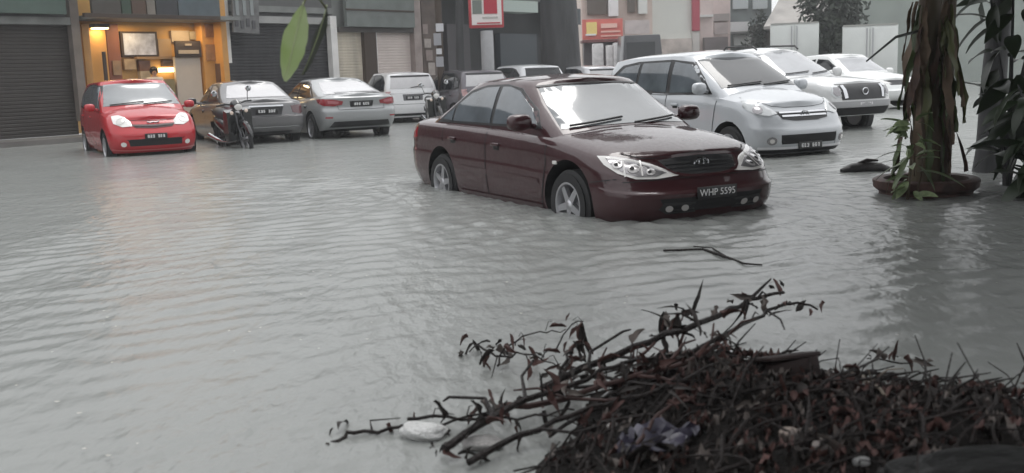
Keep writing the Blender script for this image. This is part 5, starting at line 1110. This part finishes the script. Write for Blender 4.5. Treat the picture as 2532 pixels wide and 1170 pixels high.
# larger broken branches, each with its side twigs and curled leaves; first to last point in the picture, with distances
BR = [
 ('long forked dead branch rising highest to the right from the debris', [(1340, 960, .06), (1560, 860, .12), (1730, 800, .17), (1850, 745, .22), (1932, 722, .25)], .016, [((1850, 745, .22), (1885, 710, .25), (1906, 690, .27)), ((1850, 745, .22), (1840, 790, .15))], 8, M_tw),
 ('dead branch arching right with a thin bent tip', [(1640, 905, .08), (1800, 820, .16), (1900, 770, .2), (1975, 750, .2), (2015, 762, .18)], .010, [((1900, 770, .2), (1930, 790, .17), (1940, 815, .14))], 4, M_tw),
 ('thick dark branch leaning out to the left end of the debris', [(1100, 1110, .05), (1220, 1030, .08), (1380, 960, .1), (1520, 905, .12), (1620, 880, .13)], .015, [((1300, 990, .1), (1290, 930, .12), (1320, 890, .14)), ((1450, 930, .12), (1460, 870, .16), (1540, 820, .19), (1560, 815, .19)), ((1220, 1030, .08), (1200, 985, .1), (1110, 982, .08), (1096, 992, .06))], 9, M_tw),
 ('long low branch reaching left across the water past the white foam', [(824, 1094, .0), (880, 1070, .015), (1000, 1058, .02), (1120, 1040, .04), (1240, 1010, .07)], .0085, [((920, 1066, .015), (915, 1040, .03), (990, 1034, .03))], 3, M_tw),
 ('straight twig lying level above the white foam', [(1010, 1034, .02), (1150, 1036, .04), (1320, 1030, .06), (1420, 1010, .08)], .007, [], 2, M_tw),
 ('reddish branch bundle lying across the middle of the debris', [(1230, 1010, .04), (1400, 985, .06), (1580, 930, .08), (1720, 880, .11), (1800, 830, .15)], .013, [((1500, 955, .08), (1480, 900, .12), (1500, 860, .15)), ((1720, 880, .11), (1760, 840, .15), (1765, 800, .18)), ((1650, 905, .09), (1690, 850, .14), (1720, 840, .15)), ((1580, 930, .08), (1640, 935, .07), (1700, 955, .06)), ((1400, 985, .06), (1330, 960, .08), (1270, 965, .05)), ((1400, 985, .06), (1500, 990, .06), (1600, 975, .07))], 18, M_tw2),
 ('dark branch running low along the front of the debris', [(1160, 1140, .03), (1330, 1060, .06), (1500, 1000, .07), (1660, 950, .08), (1760, 900, .09)], .012, [((1330, 1060, .06), (1420, 1070, .05), (1490, 1050, .05))], 7, M_tw),
 ('thin arched twig curving over the left side of the debris', [(1225, 905, .02), (1265, 850, .1), (1330, 822, .15), (1400, 815, .15)], .005, [], 2, M_tw),
 ('second thin arched twig above the debris beside a lone upright leaf', [(1370, 870, .08), (1405, 812, .17), (1450, 796, .19)], .004, [], 1, M_tw),
 ('branch with hanging dark leaves at the upper left of the debris', [(1180, 850, .04), (1230, 880, .05), (1300, 875, .08), (1380, 900, .08)], .006, [((1230, 880, .05), (1215, 935, .0)), ((1300, 875, .08), (1310, 905, .05))], 8, M_tw),
 ('leafy branch standing up in the middle of the debris', [(1380, 970, .05), (1400, 890, .13), (1420, 850, .17)], .008, [], 8, M_tw),
 ('leafy branch with two large dark leaves below the forked branch', [(1560, 900, .07), (1630, 840, .13), (1670, 800, .17), (1700, 770, .2)], .007, [], 7, M_tw2),
 ('pale bare stick lying at the right of the debris', [(2090, 905, .03), (2140, 935, .05), (2190, 975, .04)], .010, [], 0, mat('pale_stick', (.16, .13, .10), .6, var=.4, vscale=8)),
 ('curved reddish stalk in the lower middle of the debris', [(1560, 1120, .03), (1620, 1040, .07), (1670, 990, .09), (1740, 1000, .05)], .007, [], 3, M_tw2),
 ('thin stalk arching at the bottom right of the debris', [(1980, 1130, .02), (2060, 1080, .07), (2140, 1030, .08), (2210, 1020, .06)], .005, [], 2, M_tw),
 ('branch with small leaves over the right part of the bank', [(1960, 980, .05), (2080, 930, .08), (2180, 890, .1), (2260, 905, .06)], .006, [((2080, 930, .08), (2120, 905, .1), (2170, 850, .1))], 6, M_tw),
]
rB = random.Random(77)
for lab, pts, r0, side, nl, m_ in BR:
    P3 = [rest(*q_) for q_ in pts]; b0 = P3[0].copy(); e_ = empty('dead_branch', b0, 0, lab, 'branch', 'broken branches piled on the bank')
    P3 = [Vector(v) for v in catmull([tuple(v) for v in P3], 4, False)]
    MB().tube([v-b0+Vector((rB.gauss(0, .006), rB.gauss(0, .006), rB.gauss(0, .005))) for v in P3], [r0*(1-.6*i/len(P3)) for i in range(len(P3))], 7).build('stem', m_, e_)
    for s_ in side: MB().tube([rest(*q_)-b0 for q_ in s_], [r0*.6]+[r0*.4]*(len(s_)-2)+[r0*.25], 6).build('side_twig', m_, e_)
    for j in range(max(2, nl//3)):
        i_ = rB.randrange(1, len(P3)); d_ = Vector((rB.gauss(0, 1), rB.gauss(0, .6), rB.uniform(-.2, 1))).normalized()*rB.uniform(3, 11)*min(r0, .014)*1.1; MB().tube([P3[i_]-b0, P3[i_]-b0+d_*.5+Vector((0, 0, .02)), P3[i_]-b0+d_], [r0*.35, r0*.3, .0015], 5).build('side_twig', m_, e_)
    for j in range(nl*3):
        p_ = P3[rB.randrange(0, len(P3))]-b0+Vector((rB.gauss(0, .035), rB.gauss(0, .035), rB.uniform(-.02, .03))); o = link('leaf', lm[rB.randrange(6)], None, e_, p_); o.rotation_euler = (rB.gauss(0, .8), rB.gauss(0, .9), rB.uniform(0, 6.28)); s_ = rB.uniform(.4, .9); o.scale = (s_, s_, s_)
# upright curled leaves standing out against the water
for lab, px, py, py2, Y in (('single dark leaf standing upright above the left debris', 1440, 850, 800, .09), ('pair of dark leaves standing upright beside the forked branch', 1640, 836, 772, .12), ('dark leaf standing upright just right of the leaf pair', 1676, 832, 778, .12)):
    a = rest(px, py, Y); b = at(px+rB.uniform(-6, 6), py2, a.y); e_ = empty('upright_leaf', a, 0, lab, 'leaf', 'upright dead leaves on the debris'); me_ = leaf_mesh((b-a).length, .04, .08, 6, .9, .6, .1, px); o = link('blade', me_, M_lf1, e_); o.rotation_euler = (0, R(-86), R(70))
    MB().tube([(0, 0, 0), (.01, .02, -.06), (.02, .05, -.14)], [.003, .004, .004], 5).build('stalk', M_tw, e_)
# litter
def lump(name, px, py, size, m, label, cat, z=None, seed=1, sub=3, amp=.18, rot=0):
    q_ = rest(px, py, size[2]*.3); bm = bmesh.new(); bmesh.ops.create_icosphere(bm, subdivisions=sub, radius=.5); r_ = np.random.default_rng(seed); ph = r_.random((6, 3))*6.28; fr = r_.normal(size=(6, 3))*4.5
    for v in bm.verts:
        n_ = sum(math.sin(v.co.dot(Vector(fr[i]))+ph[i][0]) for i in range(6))/6; n_ += (sum(abs(math.sin(v.co.dot(Vector(fr[(i*2+1) % 6]))*1.2+ph[i][1])) for i in range(4))/4-.6)*1.6+0; c_ = Vector([math.copysign(abs(2*q)**.85, q)/2 for q in v.co]); v.co = c_*(1+amp*n_)
    me_ = bpy.data.meshes.new(name); bm.to_mesh(me_); bm.free(); me_.polygons.foreach_set('use_smooth', [True]*len(me_.polygons))
    o = link(name, me_, m, None, q_, (0, 0, rot), size); return tag(o, label, cat)
M_foam = mat('white_foam', (.80, .80, .79), .7, bump=1, bscale=14, var=.25, vscale=10)
lump('foam_block', 1050, 1068, (.145, .09, .06), M_foam, 'white foam block floating at the left end of the debris', 'foam', .02, 4, 4, .3, -.15)
lump('foam_scrap', 2130, 1142, (.05, .035, .03), M_foam, 'small white foam scrap at the bottom right of the bank', 'foam', .06, 6)
lump('plastic_cup', 1512, 1052, (.04, .03, .025), mat('dirty_white', (.48, .46, .44), .5), 'crumpled whitish plastic cup under the dark branches', 'litter', .08, 8)
lump('crumpled_paper', 1192, 1098, (.14, .07, .05), mat('dirty_paper', (.32, .31, .30), .7, var=.4, vscale=12), 'crumpled grey paper at the left foot of the debris', 'litter', .02, 9, 4, .35)
lump('crumpled_paper', 1952, 1078, (.06, .05, .045), mat('tan_paper', (.26, .21, .18), .7, var=.3, vscale=12), 'crumpled tan paper ball in the lower right of the bank', 'litter', .08, 10, 4, .3)
lump('crumpled_paper', 2040, 1105, (.08, .06, .04), mat('grey_paper', (.17, .15, .14), .7), 'flattened grey paper right of the tan paper ball', 'litter', .08, 11, 4, .3)
def sheet(name, px, py, sx, sy, m, label, cat, seed):
    q_ = rest(px, py, .012); r_ = np.random.default_rng(seed); nx_, ny_ = 18, 12; vs = []; fs = []
    for j_ in range(ny_):
        for i_ in range(nx_):
            u, v = i_/(nx_-1)*2-1, j_/(ny_-1)*2-1; e_ = 1-.35*(u*u*v*v); x = u*sx/2*e_+float(vnoise(np.array(v*3+9.), np.array(u*2+4.), seed))*.06; y = v*sy/2*e_+float(vnoise(np.array(u*3+7.), np.array(v*2+2.), seed+1))*.05
            z = abs(float(vnoise(np.array(u*3.3+20), np.array(v*2.6+20), seed+2))-.5)*.12+abs(float(vnoise(np.array(u*7+20), np.array(v*6+20), seed+3))-.5)*.05
            vs.append((x, y, max(bank_h(q_.x+x, q_.y+y), 0)-q_.z+.012+z))
    fs = [(j_*nx_+i_, j_*nx_+i_+1, (j_+1)*nx_+i_+1, (j_+1)*nx_+i_) for j_ in range(ny_-1) for i_ in range(nx_-1)]
    return tag(link(name, mesh_from(name, vs, fs, True, 30), m, None, q_), label, cat)
sheet('plastic_bag', 1600, 1120, .26, .14, mat('dark_violet_plastic', (.02, .018, .032), .3, var=.5, vscale=8, col2=(.06, .055, .08)), 'crumpled dark violet plastic bag at the bottom middle of the bank', 'bag', 90)
lump('rubbish_bag', 2440, 1195, (.50, .3, .13), mat('black_bag', (.007, .007, .007), .5, spec=.2, bump=.8, bscale=9), 'black rubbish bag in the bottom right corner', 'bag', .08, 13, 5, .16)
# rusty tin standing in the pile
q_ = rest(1972, 915, .035); rt_ = empty('rusty_tin', q_, R(18), 'dark rusty tin box with a bent lid lying on top of the bank', 'tin'); M_rust = mat('rusty_tin_metal', (.022, .010, .009), .7, .2, var=.6, vscale=8)
link('tin_body', bevel_mesh(MB().box((0, .06, -.02), (.20, .11, .12)).mesh(), .02), M_rust, rt_); o = link('lid', bevel_mesh(MB().box((.0, .055, .048), (.215, .125, .016)).mesh(), .006), M_rust, rt_); o.rotation_euler = (R(-5), R(7), R(9)); rt_.rotation_euler = (R(-9), R(-7), R(14))
# things afloat
q_ = on_z(2137, 424); fl = empty('floating_log', q_, R(6), 'dark waterlogged log floating in front of the banana plant', 'log')
MB().tube([(-.27, 0, .0), (-.15, 0, .03), (.02, .01, .04), (.18, 0, .03), (.29, .02, .0)], [.045, .07, .075, .065, .05], 12).build('log', mat('black_wet_log', (.016, .013, .013), .5, bump=.5, bscale=20), fl)
MB().tube([(-.1, 0, .08), (.02, -.02, .13), (.16, 0, .12)], [.02, .022, .012], 8).build('stub', M_tw, fl)
q_ = on_z(1750, 630); ft = empty('floating_twig', q_, 0, 'long thin twig floating in front of the maroon saloon', 'branch')
MB().tube([on_z(*v)-q_+Vector((0, 0, .008)) for v in ((1640, 622), (1740, 620), (1800, 640), (1840, 655), (1885, 658))], [.006, .010, .009, .007, .004], 6).build('stem', M_tw, ft); MB().tube([on_z(*v)-q_+Vector((0, 0, .008)) for v in ((1715, 612), (1760, 616), (1800, 640))], [.004, .006, .006], 6).build('side_twig', M_tw, ft)
rS = random.Random(3); vs = []; fs = []
for i in range(130):
    x = rS.uniform(-3.5, 3.5); y = rS.uniform(3.2, 11) if i > 35 else rS.uniform(3.2, 5.5); s_ = rS.uniform(.003, .009); q_ = rS.uniform(0, 3); b_ = len(vs)
    vs += [(x+s_*math.cos(q_+k*1.57)*(1.6 if k % 2 else 1), y+s_*math.sin(q_+k*1.57), .016+.002*(k % 2)) for k in range(4)]; fs.append((b_, b_+1, b_+2, b_+3))
tag(link('floating_specks', mesh_from('floating_specks', vs, fs, False), mat('pale_speck', (.40, .385, .35), .7)), 'tiny pale specks drifting on the flood water', 'specks', kind='stuff')

# ------------------------------------------------------------------ rain haze
hz = MB().box((0, 45, 12.4), (200, 160, 27.5)).build('haze', None); tag(hz, kind='stuff', label='thin rain haze in the air over the whole street', cat='haze')
hm = bpy.data.materials.new('rain_haze'); hm.use_nodes = True; hm.node_tree.nodes.remove(hm.node_tree.nodes['Principled BSDF'])
pv = hm.node_tree.nodes.new('ShaderNodeVolumePrincipled'); pv.inputs['Density'].default_value = .0018; pv.inputs['Color'].default_value = (.93, .95, .97, 1); pv.inputs['Anisotropy'].default_value = .2
hm.node_tree.links.new(pv.outputs[0], hm.node_tree.nodes['Material Output'].inputs['Volume']); hz.data.materials.append(hm)
